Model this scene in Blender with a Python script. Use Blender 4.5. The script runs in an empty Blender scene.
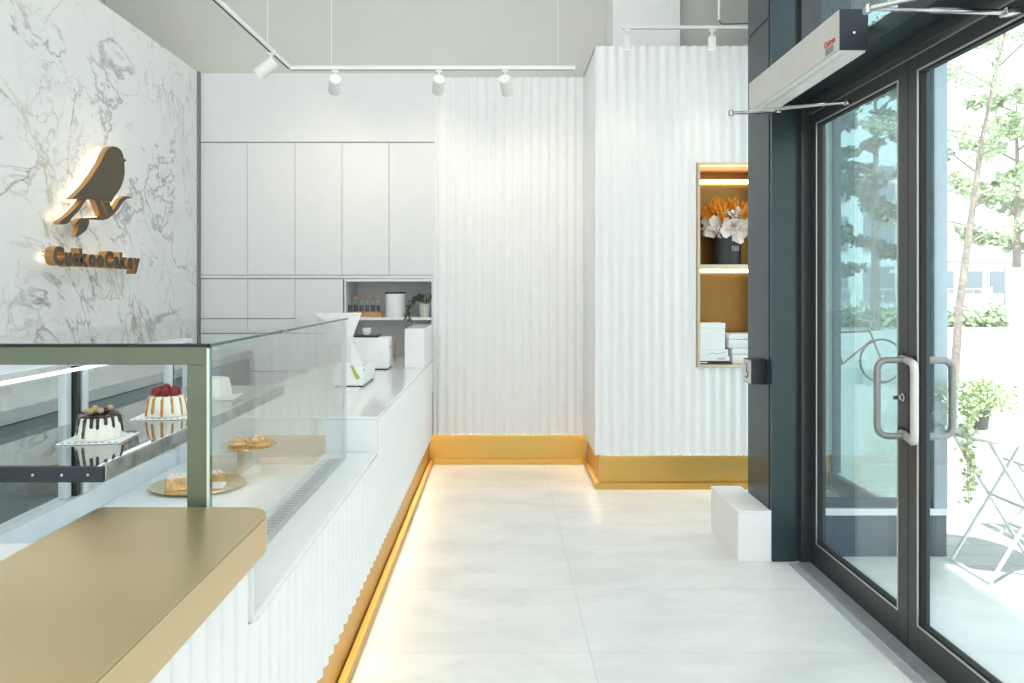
import bpy, bmesh, math, random
from mathutils import Vector, Matrix
R = random.Random(7)
SC = bpy.context.scene
COL = SC.collection
PI = math.pi
F = 715.0; CX = 500.0; CY = 289.0; EYE = 1.45

# ------------------------------------------------------------------ materials
def nodes(name):
    m = bpy.data.materials.new(name); m.use_nodes = True
    nt = m.node_tree; nt.nodes.clear()
    out = nt.nodes.new('ShaderNodeOutputMaterial')
    return m, nt, out

def mat(name, col, rough=0.5, metal=0.0, var=0.04, scale=12.0, bump=0.0, bscale=60.0, coat=0.0, spec=0.5, emit=None, estr=0.0, trans=0.0, sss=0.0):
    m, nt, out = nodes(name)
    N = nt.nodes; L = nt.links
    p = N.new('ShaderNodeBsdfPrincipled')
    L.new(p.outputs[0], out.inputs[0])
    tc = N.new('ShaderNodeTexCoord')
    nz = N.new('ShaderNodeTexNoise'); nz.inputs['Scale'].default_value = scale; nz.inputs['Detail'].default_value = 4
    L.new(tc.outputs['Object'], nz.inputs['Vector'])
    r = N.new('ShaderNodeValToRGB')
    lo = [max(0, c*(1-var)) for c in col]; hi = [min(1, c*(1+var)) for c in col]
    r.color_ramp.elements[0].color = (*lo, 1); r.color_ramp.elements[1].color = (*hi, 1)
    r.color_ramp.elements[0].position = .3; r.color_ramp.elements[1].position = .7
    L.new(nz.outputs['Fac'], r.inputs['Fac']); L.new(r.outputs[0], p.inputs['Base Color'])
    p.inputs['Roughness'].default_value = rough; p.inputs['Metallic'].default_value = metal
    p.inputs['Coat Weight'].default_value = coat; p.inputs['Specular IOR Level'].default_value = spec
    p.inputs['Transmission Weight'].default_value = trans
    if sss: p.inputs['Subsurface Weight'].default_value = sss
    if emit:
        p.inputs['Emission Color'].default_value = (*emit, 1); p.inputs['Emission Strength'].default_value = estr
    if bump:
        nb = N.new('ShaderNodeTexNoise'); nb.inputs['Scale'].default_value = bscale; nb.inputs['Detail'].default_value = 5
        L.new(tc.outputs['Object'], nb.inputs['Vector'])
        b = N.new('ShaderNodeBump'); b.inputs['Strength'].default_value = bump; b.inputs['Distance'].default_value = 0.01
        L.new(nb.outputs['Fac'], b.inputs['Height']); L.new(b.outputs[0], p.inputs['Normal'])
    return m

def emis(name, col, s):
    m, nt, out = nodes(name)
    e = nt.nodes.new('ShaderNodeEmission'); e.inputs[0].default_value = (*col, 1); e.inputs[1].default_value = s
    nt.links.new(e.outputs[0], out.inputs[0]); return m

def glass(name, tint=(.95, .98, .97), refl=1.0, base=0.0, rough=0.0):
    m, nt, out = nodes(name); N = nt.nodes; L = nt.links
    t = N.new('ShaderNodeBsdfTransparent'); t.inputs[0].default_value = (*tint, 1)
    g = N.new('ShaderNodeBsdfGlossy'); g.inputs['Roughness'].default_value = rough
    lw = N.new('ShaderNodeLayerWeight'); lw.inputs[0].default_value = .5
    pw = N.new('ShaderNodeMath'); pw.operation = 'POWER'; pw.inputs[1].default_value = 5; L.new(lw.outputs['Facing'], pw.inputs[0])
    f = N.new('ShaderNodeMath'); f.operation = 'MULTIPLY_ADD'; f.inputs[1].default_value = .96; f.inputs[2].default_value = .04; L.new(pw.outputs[0], f.inputs[0])
    a = N.new('ShaderNodeMath'); a.operation = 'MULTIPLY_ADD'
    a.inputs[1].default_value = refl; a.inputs[2].default_value = base; a.use_clamp = True
    L.new(f.outputs[0], a.inputs[0])
    mx = N.new('ShaderNodeMixShader'); L.new(a.outputs[0], mx.inputs[0])
    L.new(t.outputs[0], mx.inputs[1]); L.new(g.outputs[0], mx.inputs[2]); L.new(mx.outputs[0], out.inputs[0])
    return m

def marble_mat():
    m, nt, out = nodes('marble'); N = nt.nodes; L = nt.links
    p = N.new('ShaderNodeBsdfPrincipled'); p.inputs['Roughness'].default_value = .22
    L.new(p.outputs[0], out.inputs[0])
    tc = N.new('ShaderNodeTexCoord')
    def noise(scale, detail=8, rough=.6, dist=0., vec=None, off=(0,0,0)):
        mp = N.new('ShaderNodeMapping'); mp.inputs['Location'].default_value = off
        L.new(vec or tc.outputs['Object'], mp.inputs[0])
        n = N.new('ShaderNodeTexNoise'); n.inputs['Scale'].default_value = scale
        n.inputs['Detail'].default_value = detail; n.inputs['Roughness'].default_value = rough
        n.inputs['Distortion'].default_value = dist
        L.new(mp.outputs[0], n.inputs['Vector']); return n
    def math_(op, a, b=None, c=None, clamp=False):
        n = N.new('ShaderNodeMath'); n.operation = op; n.use_clamp = clamp
        for i, v in enumerate((a, b, c)):
            if v is None: continue
            if isinstance(v, (int, float)): n.inputs[i].default_value = v
            else: L.new(v, n.inputs[i])
        return n.outputs[0]
    def vein(scale, width, off, dist=.6, detail=7, rough=.62):
        n = noise(scale, detail, rough, dist, off=off)
        d = math_('ABSOLUTE', math_('SUBTRACT', n.outputs['Fac'], .5))
        return math_('SUBTRACT', 1.0, math_('DIVIDE', d, width), clamp=True)
    def mask(scale, lo, hi, off):
        n = noise(scale, 4, .55, 0, off=off)
        mr = N.new('ShaderNodeMapRange'); mr.inputs[1].default_value = lo; mr.inputs[2].default_value = hi
        L.new(n.outputs['Fac'], mr.inputs[0]); return mr.outputs[0]
    fine = math_('MULTIPLY', vein(1.6, .010, (3, 1, 7), 1.0, 7, .52), mask(2.2, .42, .62, (5, 5, 5)))
    fine2 = math_('MULTIPLY', vein(3.6, .013, (9, 4, 2), .7, 7, .52), mask(1.5, .45, .62, (1, 8, 2)))
    big = math_('MULTIPLY', vein(.8, .014, (1.3, 6.2, 2.5), 1.3, 9, .60), mask(1.7, .40, .58, (8, 3, 1)))
    cloud = math_('MULTIPLY', mask(1.3, .45, .75, (2, 2, 9)), mask(6, .3, .75, (4, 2, 9)))
    tot = math_('ADD', math_('MULTIPLY', fine, .5), math_('MULTIPLY', fine2, .38))
    tot = math_('ADD', tot, math_('MULTIPLY', big, .62))
    tot = math_('ADD', tot, math_('MULTIPLY', cloud, .22), clamp=True)
    mx = N.new('ShaderNodeMix'); mx.data_type = 'RGBA'
    mx.inputs[6].default_value = (.77, .79, .785, 1); mx.inputs[7].default_value = (.14, .155, .15, 1)
    L.new(tot, mx.inputs[0])
    gold = math_('MULTIPLY', vein(1.0, .022, (6.3, 2.2, 4.5), 1.5, 9, .62), mask(1.1, .53, .64, (11, 3, 6)))
    mx2 = N.new('ShaderNodeMix'); mx2.data_type = 'RGBA'
    L.new(math_('MULTIPLY', gold, .75), mx2.inputs[0]); L.new(mx.outputs[2], mx2.inputs[6]); mx2.inputs[7].default_value = (.36, .30, .15, 1)
    L.new(mx2.outputs[2], p.inputs['Base Color'])
    return m

def floor_mat():
    m, nt, out = nodes('floor_tile'); N = nt.nodes; L = nt.links
    p = N.new('ShaderNodeBsdfPrincipled'); p.inputs['Roughness'].default_value = .33
    L.new(p.outputs[0], out.inputs[0])
    tc = N.new('ShaderNodeTexCoord')
    mp = N.new('ShaderNodeMapping'); mp.inputs['Location'].default_value = (-.36+1.2*5, -4.05+.6*20, 0)
    L.new(tc.outputs['Object'], mp.inputs[0])
    br = N.new('ShaderNodeTexBrick'); br.offset = 0; br.inputs['Scale'].default_value = 1
    br.inputs['Brick Width'].default_value = 1.2; br.inputs['Row Height'].default_value = .6
    br.inputs['Mortar Size'].default_value = .0018; br.inputs['Mortar Smooth'].default_value = .1
    br.inputs['Color1'].default_value = (.76, .765, .745, 1); br.inputs['Color2'].default_value = (.79, .795, .775, 1)
    br.inputs['Mortar'].default_value = (.62, .62, .60, 1)
    L.new(mp.outputs[0], br.inputs[0])
    n = N.new('ShaderNodeTexNoise'); n.inputs['Scale'].default_value = 2.2; n.inputs['Detail'].default_value = 10; n.inputs['Roughness'].default_value = .62
    n.inputs['Distortion'].default_value = .4
    mp2 = N.new('ShaderNodeMapping'); mp2.inputs['Scale'].default_value = (1, 2.2, 1); L.new(tc.outputs['Object'], mp2.inputs[0]); L.new(mp2.outputs[0], n.inputs[0])
    r = N.new('ShaderNodeValToRGB'); r.color_ramp.elements[0].color = (.86, .87, .87, 1); r.color_ramp.elements[1].color = (1, 1, 1, 1)
    r.color_ramp.elements[0].position = .33; r.color_ramp.elements[1].position = .62
    L.new(n.outputs['Fac'], r.inputs[0])
    mx = N.new('ShaderNodeMix'); mx.data_type = 'RGBA'; mx.blend_type = 'MULTIPLY'; mx.inputs[0].default_value = 1
    L.new(br.outputs[0], mx.inputs[6]); L.new(r.outputs[0], mx.inputs[7]); L.new(mx.outputs[2], p.inputs['Base Color'])
    return m

def paver_mat():
    m, nt, out = nodes('street_paver'); N = nt.nodes; L = nt.links
    p = N.new('ShaderNodeBsdfPrincipled'); p.inputs['Roughness'].default_value = .8
    L.new(p.outputs[0], out.inputs[0])
    tc = N.new('ShaderNodeTexCoord')
    br = N.new('ShaderNodeTexBrick'); br.inputs['Scale'].default_value = 1
    br.inputs['Brick Width'].default_value = .3; br.inputs['Row Height'].default_value = .15
    br.inputs['Mortar Size'].default_value = .006
    br.inputs['Color1'].default_value = (.40, .40, .39, 1); br.inputs['Color2'].default_value = (.50, .49, .475, 1)
    br.inputs['Mortar'].default_value = (.33, .33, .32, 1)
    L.new(tc.outputs['Object'], br.inputs[0]); L.new(br.outputs[0], p.inputs['Base Color'])
    return m

def brushed(name, col, rough, axis=(1, 60, 60), amt=.12, metal=1.0):
    m, nt, out = nodes(name); N = nt.nodes; L = nt.links
    p = N.new('ShaderNodeBsdfPrincipled'); p.inputs['Metallic'].default_value = metal
    p.inputs['Base Color'].default_value = (*col, 1)
    L.new(p.outputs[0], out.inputs[0])
    tc = N.new('ShaderNodeTexCoord'); mp = N.new('ShaderNodeMapping'); mp.inputs['Scale'].default_value = axis
    L.new(tc.outputs['Object'], mp.inputs[0])
    n = N.new('ShaderNodeTexNoise'); n.inputs['Scale'].default_value = 3; n.inputs['Detail'].default_value = 6
    L.new(mp.outputs[0], n.inputs[0])
    mr = N.new('ShaderNodeMapRange'); mr.inputs[3].default_value = rough-amt; mr.inputs[4].default_value = rough+amt
    L.new(n.outputs['Fac'], mr.inputs[0]); L.new(mr.outputs[0], p.inputs['Roughness'])
    return m

M = {}
M['white_paint'] = mat('white_paint', (.83, .83, .82), .42, var=.01)
M['flute_white'] = mat('flute_white', (.86, .865, .86), .33, var=.01)
M['cabinet_white'] = mat('cabinet_white', (.74, .75, .75), .45, var=.01)
M['quartz'] = mat('quartz', (.82, .84, .84), .12, var=.02)
M['grey_wall'] = mat('grey_wall', (.60, .605, .56), .8, var=.03, scale=2)
M['upper_white'] = mat('upper_white', (.80, .82, .81), .6, var=.01)
M['dark_reveal'] = mat('dark_reveal', (.27, .27, .26), .7)
M['marble'] = marble_mat()
M['floor'] = floor_mat()
M['paver'] = paver_mat()
M['asphalt'] = mat('asphalt', (.45, .46, .46), .9, var=.08, scale=40)
M['gold'] = brushed('satin_gold', (.84, .65, .38), .31, (1, 1, 1), .02)
M['gold_plinth'] = brushed('gold_plinth', (.62, .40, .12), .38, (2, 2, 30), .04)
M['gold_frame'] = mat('pale_gold', (.84, .66, .46), .35, metal=.8)
M['gold_back'] = brushed('gold_back', (.38, .18, .055), .38, (2, 2, 30), .04)
M['bronze_face'] = mat('bronze_face', (.075, .058, .036), .5, metal=.15)
M['bronze_side'] = mat('bronze_side', (.50, .27, .10), .4, metal=.3)
M['frame_dark'] = mat('dark_frame_paint', (.030, .036, .038), .34, var=.05, spec=.6)
M['teal_panel'] = mat('teal_panel', (.024, .045, .052), .32, var=.05, spec=.45)
M['black'] = mat('black_plastic', (.015, .015, .017), .4)
M['rubber'] = mat('black_rubber', (.01, .01, .01), .7)
M['steel'] = brushed('brushed_steel', (.62, .64, .64), .30, (60, 3, 3), .1)
M['steel_pale'] = mat('pale_steel', (.62, .62, .60), .35, metal=.7)
M['rail_steel'] = mat('rail_steel', (.34, .37, .38), .28, metal=.9, var=.45, scale=22)  # strong tone variation stands in for highlight bands on the rail
M['threshold'] = mat('threshold_aluminium', (.52, .56, .58), .38, metal=.4)
M['chrome'] = mat('chrome', (.50, .51, .51), .18, metal=1.0)
M['olive_steel'] = mat('olive_grey_metal', (.125, .155, .108), .38, metal=.35)
M['handle_pale'] = mat('handle_pale', (.62, .61, .57), .33, metal=.35)
M['handle_grey'] = mat('handle_grey', (.27, .27, .26), .33, metal=.6)
M['curtain_box'] = mat('air_curtain_shell', (.56, .56, .52), .45)
M['curtain_low'] = mat('air_curtain_grille', (.74, .77, .75), .5)
M['navy_end'] = mat('navy_end_cap', (.012, .02, .03), .4)
M['red_ink'] = mat('red_ink', (.55, .03, .03), .5)
M['dark_ink'] = mat('dark_ink', (.05, .05, .05), .6)
M['glass'] = glass('clear_glass', (.965, .985, .98), .9, .0)
M['case_glass'] = glass('case_glass', (.985, .995, .99), .10, .0)
M['top_glass'] = glass('top_glass', (.985, .995, .99), .18, 0)
M['case_side_glass'] = glass('case_side_glass', (.94, .97, .96), 1.0, .06, .0)
M['shelf_glass'] = glass('shelf_glass', (.62, .74, .78), 1.1, .30)
M['door_glass'] = glass('door_glass', (.93, .97, .965), 1.0, .01)
M['return_glass'] = glass('return_glass', (.60, .72, .73), 1.0, .03)
M['glass_edge'] = mat('glass_edge', (.04, .12, .12), .15)
M['mint_edge'] = mat('mint_glass_edge', (.55, .72, .70), .2)
M['alu_white'] = mat('white_aluminium', (.72, .76, .80), .35, metal=.2)
M['blue_alu'] = mat('blue_grey_aluminium', (.30, .38, .44), .3, metal=.4)
M['blue_dark'] = mat('blue_dark_panel', (.07, .10, .13), .3)
M['soft_white'] = mat('soft_white', (.85, .86, .86), .5)
M['cake_cream'] = mat('cake_cream', (.86, .83, .74), .55, bump=.15, bscale=120, sss=.05)
M['chocolate'] = mat('chocolate', (.028, .012, .009), .18)
M['caramel'] = mat('caramel', (.52, .22, .03), .25)
M['raspberry'] = mat('raspberry', (.26, .006, .018), .4, bump=.8, bscale=300)
M['nut'] = mat('hazelnut', (.55, .38, .19), .5, var=.2)
M['pastry'] = mat('pastry', (.74, .47, .24), .6, var=.35, scale=50, bump=.5, bscale=120)
M['sugar'] = mat('powder_sugar', (.85, .80, .74), .8, var=.1, scale=90)
M['plate_white'] = mat('white_card', (.86, .87, .87), .4)
M['plate_gold'] = mat('gold_plate', (.85, .72, .42), .25, metal=.85)
M['wood'] = mat('light_wood', (.50, .27, .10), .55, var=.2, scale=30)
M['cork'] = mat('cork', (.46, .26, .12), .8, var=.3, scale=120)
M['vial_glass'] = glass('vial_glass', (.88, .92, .90), 1.0, .04)
M['coffee'] = mat('dark_grounds', (.035, .022, .018), .7)
M['leaf_dark'] = mat('ivy_leaf', (.05, .10, .03), .5, var=.4, scale=60)
M['cream_pot'] = mat('cream_pot', (.68, .68, .58), .5)
M['leaf_tree'] = mat('tree_leaf', (.52, .60, .40), .6, var=.3, scale=3)
M['leaf_deep'] = mat('deep_tree_leaf', (.13, .21, .14), .6, var=.4, scale=3)
M['leaf_pale'] = mat('pale_leaf', (.58, .66, .38), .6, var=.3, scale=20)
M['trunk'] = mat('trunk_bark', (.36, .30, .26), .9, var=.3, scale=20)
M['pot_dark'] = mat('dark_pot', (.12, .12, .12), .6)
M['wheat'] = mat('orange_wheat', (.85, .30, .02), .7, var=.3, scale=50)
M['paper'] = mat('blush_paper', (.88, .78, .72), .7, var=.04)
M['hatbox'] = mat('black_hatbox', (.035, .035, .036), .5)
M['label_white'] = mat('label_white', (.7, .7, .7), .6)
M['led_warm'] = emis('led_warm', (1, .80, .55), 10)
M['led_plinth'] = emis('led_plinth', (1, .82, .58), 32)
M['led_halo'] = emis('led_halo', (1, .84, .60), 3.2)
M['case_fill_cool'] = emis('case_fill_cool', (.92, .97, 1), 2)
M['shelf_fill_cool'] = emis('shelf_fill_cool', (.95, .98, 1), 18)
M['fill_panel'] = emis('fill_panel', (1, .99, .97), 10)  # emission of the added ceiling fill panels
M['lamp_face'] = emis('lamp_face', (1, .9, .75), 3)
M['yellow_card'] = mat('green_gold_card', (.45, .46, .10), .5, var=.5, scale=60)
M['book_grey'] = mat('book_grey', (.55, .56, .56), .6)
M['book_black'] = mat('book_black', (.03, .03, .035), .5)
M['building_pale'] = mat('pale_render', (.72, .74, .75), .8)
M['building_blue'] = mat('blue_grey_render', (.26, .29, .33), .7)
M['hoarding_pale'] = mat('hoarding_pale', (.46, .49, .51), .7)
M['street_white'] = mat('street_white', (.75, .76, .76), .6)
M['tyre'] = mat('tyre', (.03, .03, .03), .7)
M['red_paint'] = mat('red_paint', (.35, .06, .05), .4)
M['back_counter'] = mat('back_counter_grey', (.17, .21, .24), .3)
M['back_top'] = mat('back_counter_top', (.45, .48, .49), .15)

# ------------------------------------------------------------------ helpers
ORG = {}
def tag(o, label=None, cat=None, group=None, kind=None):
    if label: o['label'] = label
    if cat: o['category'] = cat
    if group: o['group'] = group
    if kind: o['kind'] = kind
    return o
def thing(name, label, cat, loc, group=None):
    o = bpy.data.objects.new(name, None); COL.objects.link(o); o.location = loc
    o.empty_display_size = .05
    ORG[o] = Vector(loc); return tag(o, label, cat, group)
def ob(name, bm, m, parent=None, smooth=False, loc=None):
    """link a bmesh built in world coordinates as one mesh object"""
    if loc is None:
        if parent is not None: loc = ORG[parent]
        else:
            c = [v.co for v in bm.verts]
            loc = Vector(((min(v.x for v in c)+max(v.x for v in c))/2, (min(v.y for v in c)+max(v.y for v in c))/2, min(v.z for v in c)))
    loc = Vector(loc)
    bmesh.ops.translate(bm, verts=bm.verts, vec=-loc)
    bmesh.ops.recalc_face_normals(bm, faces=bm.faces)
    me = bpy.data.meshes.new(name); bm.to_mesh(me); bm.free()
    ms = m if isinstance(m, (list, tuple)) else [m]
    for q in ms: me.materials.append(M[q] if isinstance(q, str) else q)
    if smooth:
        for p in me.polygons: p.use_smooth = True
        try: me.set_sharp_from_angle(angle=math.radians(38))
        except Exception: pass
    o = bpy.data.objects.new(name, me); COL.objects.link(o)
    ORG[o] = loc
    if parent is not None:
        o.parent = parent; o.location = loc-ORG[parent]
    else: o.location = loc
    return o
def struct(name, bm, m, smooth=False, loc=None):
    return tag(ob(name, bm, m, None, smooth, loc), kind='structure')
def B(): return bmesh.new()
def merge(bm, b2, mi=0):
    me = bpy.data.meshes.new('tmp')
    for f in b2.faces: f.material_index = mi
    b2.to_mesh(me); b2.free(); bm.from_mesh(me); bpy.data.meshes.remove(me)
def box(bm, x0, x1, y0, y1, z0, z1, bev=0.0, mi=0, seg=2, mtx=None):
    b = bmesh.new(); bmesh.ops.create_cube(b, size=1)
    for v in b.verts:
        v.co = Vector(((x0+x1)/2+v.co.x*(x1-x0), (y0+y1)/2+v.co.y*(y1-y0), (z0+z1)/2+v.co.z*(z1-z0)))
    if bev: bmesh.ops.bevel(b, geom=list(b.edges), offset=bev, segments=seg, affect='EDGES', profile=.5)
    if mtx: bmesh.ops.transform(b, matrix=mtx, verts=b.verts)
    merge(bm, b, mi); return bm
def bx(*a, **k): return box(B(), *a, **k)
def rot_about(p, ax, ang):
    return Matrix.Translation(p) @ Matrix.Rotation(ang, 4, ax) @ Matrix.Translation(-Vector(p))
def lathe(bm, cx, cy, prof, n=32, mi=0, fl=0, fa=0.0, cap=True, sx=1, sy=1):
    """profile [(r,z)], optional flutes"""
    b = bmesh.new(); rings = []
    for r, z in prof:
        ring = []
        for i in range(n):
            a = 2*PI*i/n; rr = r*(1+fa*abs(math.cos(fl*a/2))) if fl else r
            ring.append(b.verts.new((cx+sx*rr*math.cos(a), cy+sy*rr*math.sin(a), z)))
        rings.append(ring)
    for q in range(len(rings)-1):
        for i in range(n):
            b.faces.new((rings[q][i], rings[q][(i+1) % n], rings[q+1][(i+1) % n], rings[q+1][i]))
    if cap: b.faces.new(rings[0][::-1]); b.faces.new(rings[-1])
    merge(bm, b, mi); return bm
def tube(bm, pts, rad, n=10, mi=0):
    b = bmesh.new(); pts = [Vector(p) for p in pts]
    if isinstance(rad, (int, float)): rad = [rad]*len(pts)
    t0 = (pts[1]-pts[0]).normalized()
    u = t0.cross(Vector((0, 0, 1)))
    if u.length < .01: u = t0.cross(Vector((1, 0, 0)))
    u.normalize(); rings = []
    for i, p in enumerate(pts):
        if i == 0: t = pts[1]-pts[0]
        elif i == len(pts)-1: t = pts[-1]-pts[-2]
        else: t = (pts[i+1]-pts[i]).normalized()+(pts[i]-pts[i-1]).normalized()
        t.normalize(); u = (u-t*u.dot(t)).normalized(); w = t.cross(u)
        rings.append([b.verts.new(p+rad[i]*(math.cos(2*PI*k/n)*u+math.sin(2*PI*k/n)*w)) for k in range(n)])
    for q in range(len(rings)-1):
        for k in range(n): b.faces.new((rings[q][k], rings[q][(k+1) % n], rings[q+1][(k+1) % n], rings[q+1][k]))
    b.faces.new(rings[0][::-1]); b.faces.new(rings[-1]); merge(bm, b, mi); return bm
def arc_pts(pts, rad, seg=5):
    """round the corners of a polyline"""
    pts = [Vector(p) for p in pts]; out = [pts[0]]
    for i in range(1, len(pts)-1):
        a, p, c = pts[i-1], pts[i], pts[i+1]
        r = min(rad, (a-p).length*.49, (c-p).length*.49)
        s = p+(a-p).normalized()*r; e = p+(c-p).normalized()*r
        for k in range(seg+1):
            t = k/seg; out.append((1-t)**2*s+2*t*(1-t)*p+t*t*e)
    out.append(pts[-1]); return out
def ball(bm, c, r, sub=2, mi=0, sc=(1, 1, 1)):
    b = bmesh.new(); bmesh.ops.create_icosphere(b, subdivisions=sub, radius=r)
    for v in b.verts: v.co = Vector((v.co.x*sc[0], v.co.y*sc[1], v.co.z*sc[2]))+Vector(c)
    merge(bm, b, mi); return bm
def prism(bm, poly, fn0, fn1, mi_face=0, mi_side=0):
    """poly of 2d points; fn0/fn1 map them to 3d back/front"""
    b = bmesh.new()
    A = [b.verts.new(fn0(p)) for p in poly]; Cc = [b.verts.new(fn1(p)) for p in poly]
    f1 = b.faces.new(A); f2 = b.faces.new(Cc[::-1]); f1.material_index = f2.material_index = mi_face
    n = len(poly)
    for i in range(n):
        f = b.faces.new((A[i], A[(i+1) % n], Cc[(i+1) % n], Cc[i])); f.material_index = mi_side
    b.normal_update(); bmesh.ops.triangulate(b, faces=[f1, f2])
    me = bpy.data.meshes.new('tmp'); b.to_mesh(me); b.free(); bm.from_mesh(me); bpy.data.meshes.remove(me)
    return bm
def smooth_closed(pts, k=3):
    out = []; n = len(pts)
    for i in range(n):
        p0, p1, p2, p3 = [pts[(i+j-1) % n] for j in range(4)]
        for s in range(k):
            t = s/k
            out.append(tuple(.5*((2*p1[q])+(-p0[q]+p2[q])*t+(2*p0[q]-5*p1[q]+4*p2[q]-p3[q])*t*t+(-p0[q]+3*p1[q]-3*p2[q]+p3[q])*t**3) for q in (0, 1)))
    return out
PITCH = .0735
def flute(bm, a, b_, fixed, axis, sign, z0, z1, thick=.05, amp=.0095, step=10):
    """fluted sheet: runs along `axis` from a to b_, its front at `fixed` facing sign"""
    n = max(2, int((b_-a)/PITCH*step)); bb = bmesh.new(); prev = None
    for i in range(n+1):
        t = a+(b_-a)*i/n
        w = amp*(math.sin(2*PI*t/PITCH)-1)
        fr = fixed+sign*w; bk = fixed-sign*thick
        pt = (lambda d, z: (t, d, z)) if axis == 'x' else (lambda d, z: (d, t, z))
        cur = [bb.verts.new(pt(fr, z0)), bb.verts.new(pt(fr, z1)), bb.verts.new(pt(bk, z1)), bb.verts.new(pt(bk, z0))]
        if prev:
            for k in range(4): bb.faces.new((prev[k], cur[k], cur[(k+1) % 4], prev[(k+1) % 4]))
        else: bb.faces.new(cur)
        prev = cur
    bb.faces.new(prev[::-1]); merge(bm, bb); return bm
def at(px, py, y): return Vector(((px-CX)*y/F, y, EYE+(CY-py)*y/F))

# ------------------------------------------------------------------ setting
struct('floor', bx(-3.4, 2.42, -3, 7.0, -.06, 0), 'floor', loc=(0, 0, 0))
struct('ground', bx(2.42, 70, -40, 90, -.06, -.002), 'paver', loc=(0, 0, 0))
struct('ceiling', bx(-3.4, 2.50, -3, 7.0, 4.8, 4.9), 'upper_white')
struct('wall_left', bx(-2.60, -2.484, -3, 6.6, 0, 3.235), 'marble', loc=(0, 0, 0))
struct('wall_left_upper', bx(-3.4, -3.3, -3, 7, 0, 4.8), 'grey_wall')
struct('wall_back', bx(-3.3, 2.50, 6.62, 6.72, 0, 4.8), 'grey_wall')
struct('wall_back_block', bx(.885, 1.41, 5.6, 5.949, 3.215, 4.8), 'upper_white')
struct('wall_back_upper_left', bx(-3.29, .95, 5.95, 6.6, 3.24, 4.8), 'grey_wall')
struct('wall_back_upper', bx(1.411, 2.40, 5.72, 6.6, 3.215, 4.8), 'grey_wall')
# fluted back wall of the recess, its return and the block that carries the niche
struct('wall_back_fluted', flute(B(), -.551, .69, 5.9, 'x', -1, .245, 3.199), 'flute_white', True)
struct('trim_14', bx(-.55, .884, 5.951, 6.2, 3.1905, 3.2395), 'grey_wall')
struct('wall_back_core', bx(-.551, .74, 5.96, 6.4, 0, 3.19), 'white_paint')
b = flute(B(), .69, 1.420, 5.17, 'x', -1, .245, 3.21)
flute(b, 1.420, 2.02, 5.17, 'x', -1, 2.366, 3.21); flute(b, 1.420, 2.02, 5.17, 'x', -1, .245, .882)
flute(b, 2.02, 2.41, 5.17, 'x', -1, .245, 3.21)
struct('wall_right_fluted', b, 'flute_white', True)
b = bx(.69, .74, 5.225, 5.95, .245, 3.21, bev=.004)
struct('wall_right_return', b, 'flute_white', True)
struct('wall_right_cap', bx(.69, 2.41, 5.22, 5.95, 3.19, 3.21), 'white_paint')
struct('wall_right_core', bx(.76, 2.41, 5.56, 5.9, 0, 3.18), 'white_paint')
# gold plinth with a raised ledge
b = bx(-.60, .71, 5.93, 5.95, 0, .245)
box(b, .72, .735, 5.2155, 5.9295, 0, .245); box(b, .72, 2.41, 5.20, 5.215, 0, .245)
struct('baseboard_back', b, 'gold_plinth')
b = bx(-.551, .69, 5.9, 5.93, 0, .045, bev=.002)
box(b, .69, .7195, 5.1705, 5.8995, 0, .045); box(b, .72, 2.41, 5.17, 5.1995, 0, .045)
struct('trim_1', b, 'gold_plinth')
b = bx(-.53, .68, 5.9215, 5.929, .2441, .2449); box(b, .711, .719, 5.20, 5.90, .2441, .2449); box(b, .73, 2.38, 5.1915, 5.199, .2441, .2449)
struct('trim_2', b, 'led_plinth')

# marble slab joints: thin steel angle where marble meets the cabinets
struct('trim_3', bx(-2.484, -2.472, 5.86, 5.90, 0, 3.235), 'handle_grey')

# ------------------------------------------------------------------ cabinets on the back wall
YC = 5.9
def cx(px): return (px-CX)*YC/F
def cz(py): return EYE+(CY-py)*YC/F
struct('wall_cabinet_core', bx(-2.47, -1.285, 5.925, 6.5, 0, 3.23), 'dark_reveal')
b = bx(-1.285, -.551, 5.925, 6.5, 1.545, 3.23); box(b, -1.285, -.551, 6.42, 6.5, 0, 1.54)
struct('wall_cabinet_recess', b, 'dark_reveal')
def door_unit(name, px0, px1, py0, py1, label, cat, group=None, handle=False):
    x0, x1 = cx(px0)+.0015, cx(px1)-.0015; z1, z0 = cz(py0)-.0015, cz(py1)+.0015
    t = thing(name, label, cat, ((x0+x1)/2, YC+.012, z0), group)
    ob('door', bx(x0, x1, YC, YC+.022, z0, z1, bev=.0015), 'cabinet_white', t)
    ob('body', bx(x0+.004, x1-.004, YC+.0225, YC+.0245, z0+.004, z1-.004), 'cabinet_white', t)
    return t
door_unit('bulkhead_cabinet', 200.5, 435, 73, 142, 'wide white panel cabinet running above the row of five tall doors', 'cabinet')
LB = ['tall white wall cupboard closest to the marble wall', 'tall white wall cupboard second from the marble wall', 'tall white wall cupboard in the middle of the row of five',
      'tall white wall cupboard second from the fluted wall', 'tall white wall cupboard closest to the fluted wall']
xs = [200.5, 247.5, 295, 342, 389, 435]
for i in range(5): door_unit('wall_cupboard', xs[i], xs[i+1], 142.6, 275, LB[i], 'cupboard', 'tall wall cupboards')
struct('trim_4', bx(cx(200.5), cx(435), YC-.004, YC+.02, cz(278.3), cz(275.4), bev=.001), 'cabinet_white')
LB = ['small white cupboard under the tall cupboards beside the marble wall', 'small white cupboard under the tall cupboards, between two plain ones']
for i in range(2): door_unit('small_cupboard', xs[i], xs[i+1], 279, 318.5, LB[i], 'cupboard', 'small cupboards above the case')
door_unit('small_cupboard', 295, 343, 279, 333, 'deeper white cupboard directly left of the open shelf recess', 'cupboard')
LB = ['slim white drawer front beside the marble wall', 'slim white drawer front next to the deeper cupboard']
for i in range(2): door_unit('slim_drawer', xs[i], xs[i+1], 319, 333, LB[i], 'drawer', 'slim drawers')
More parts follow.
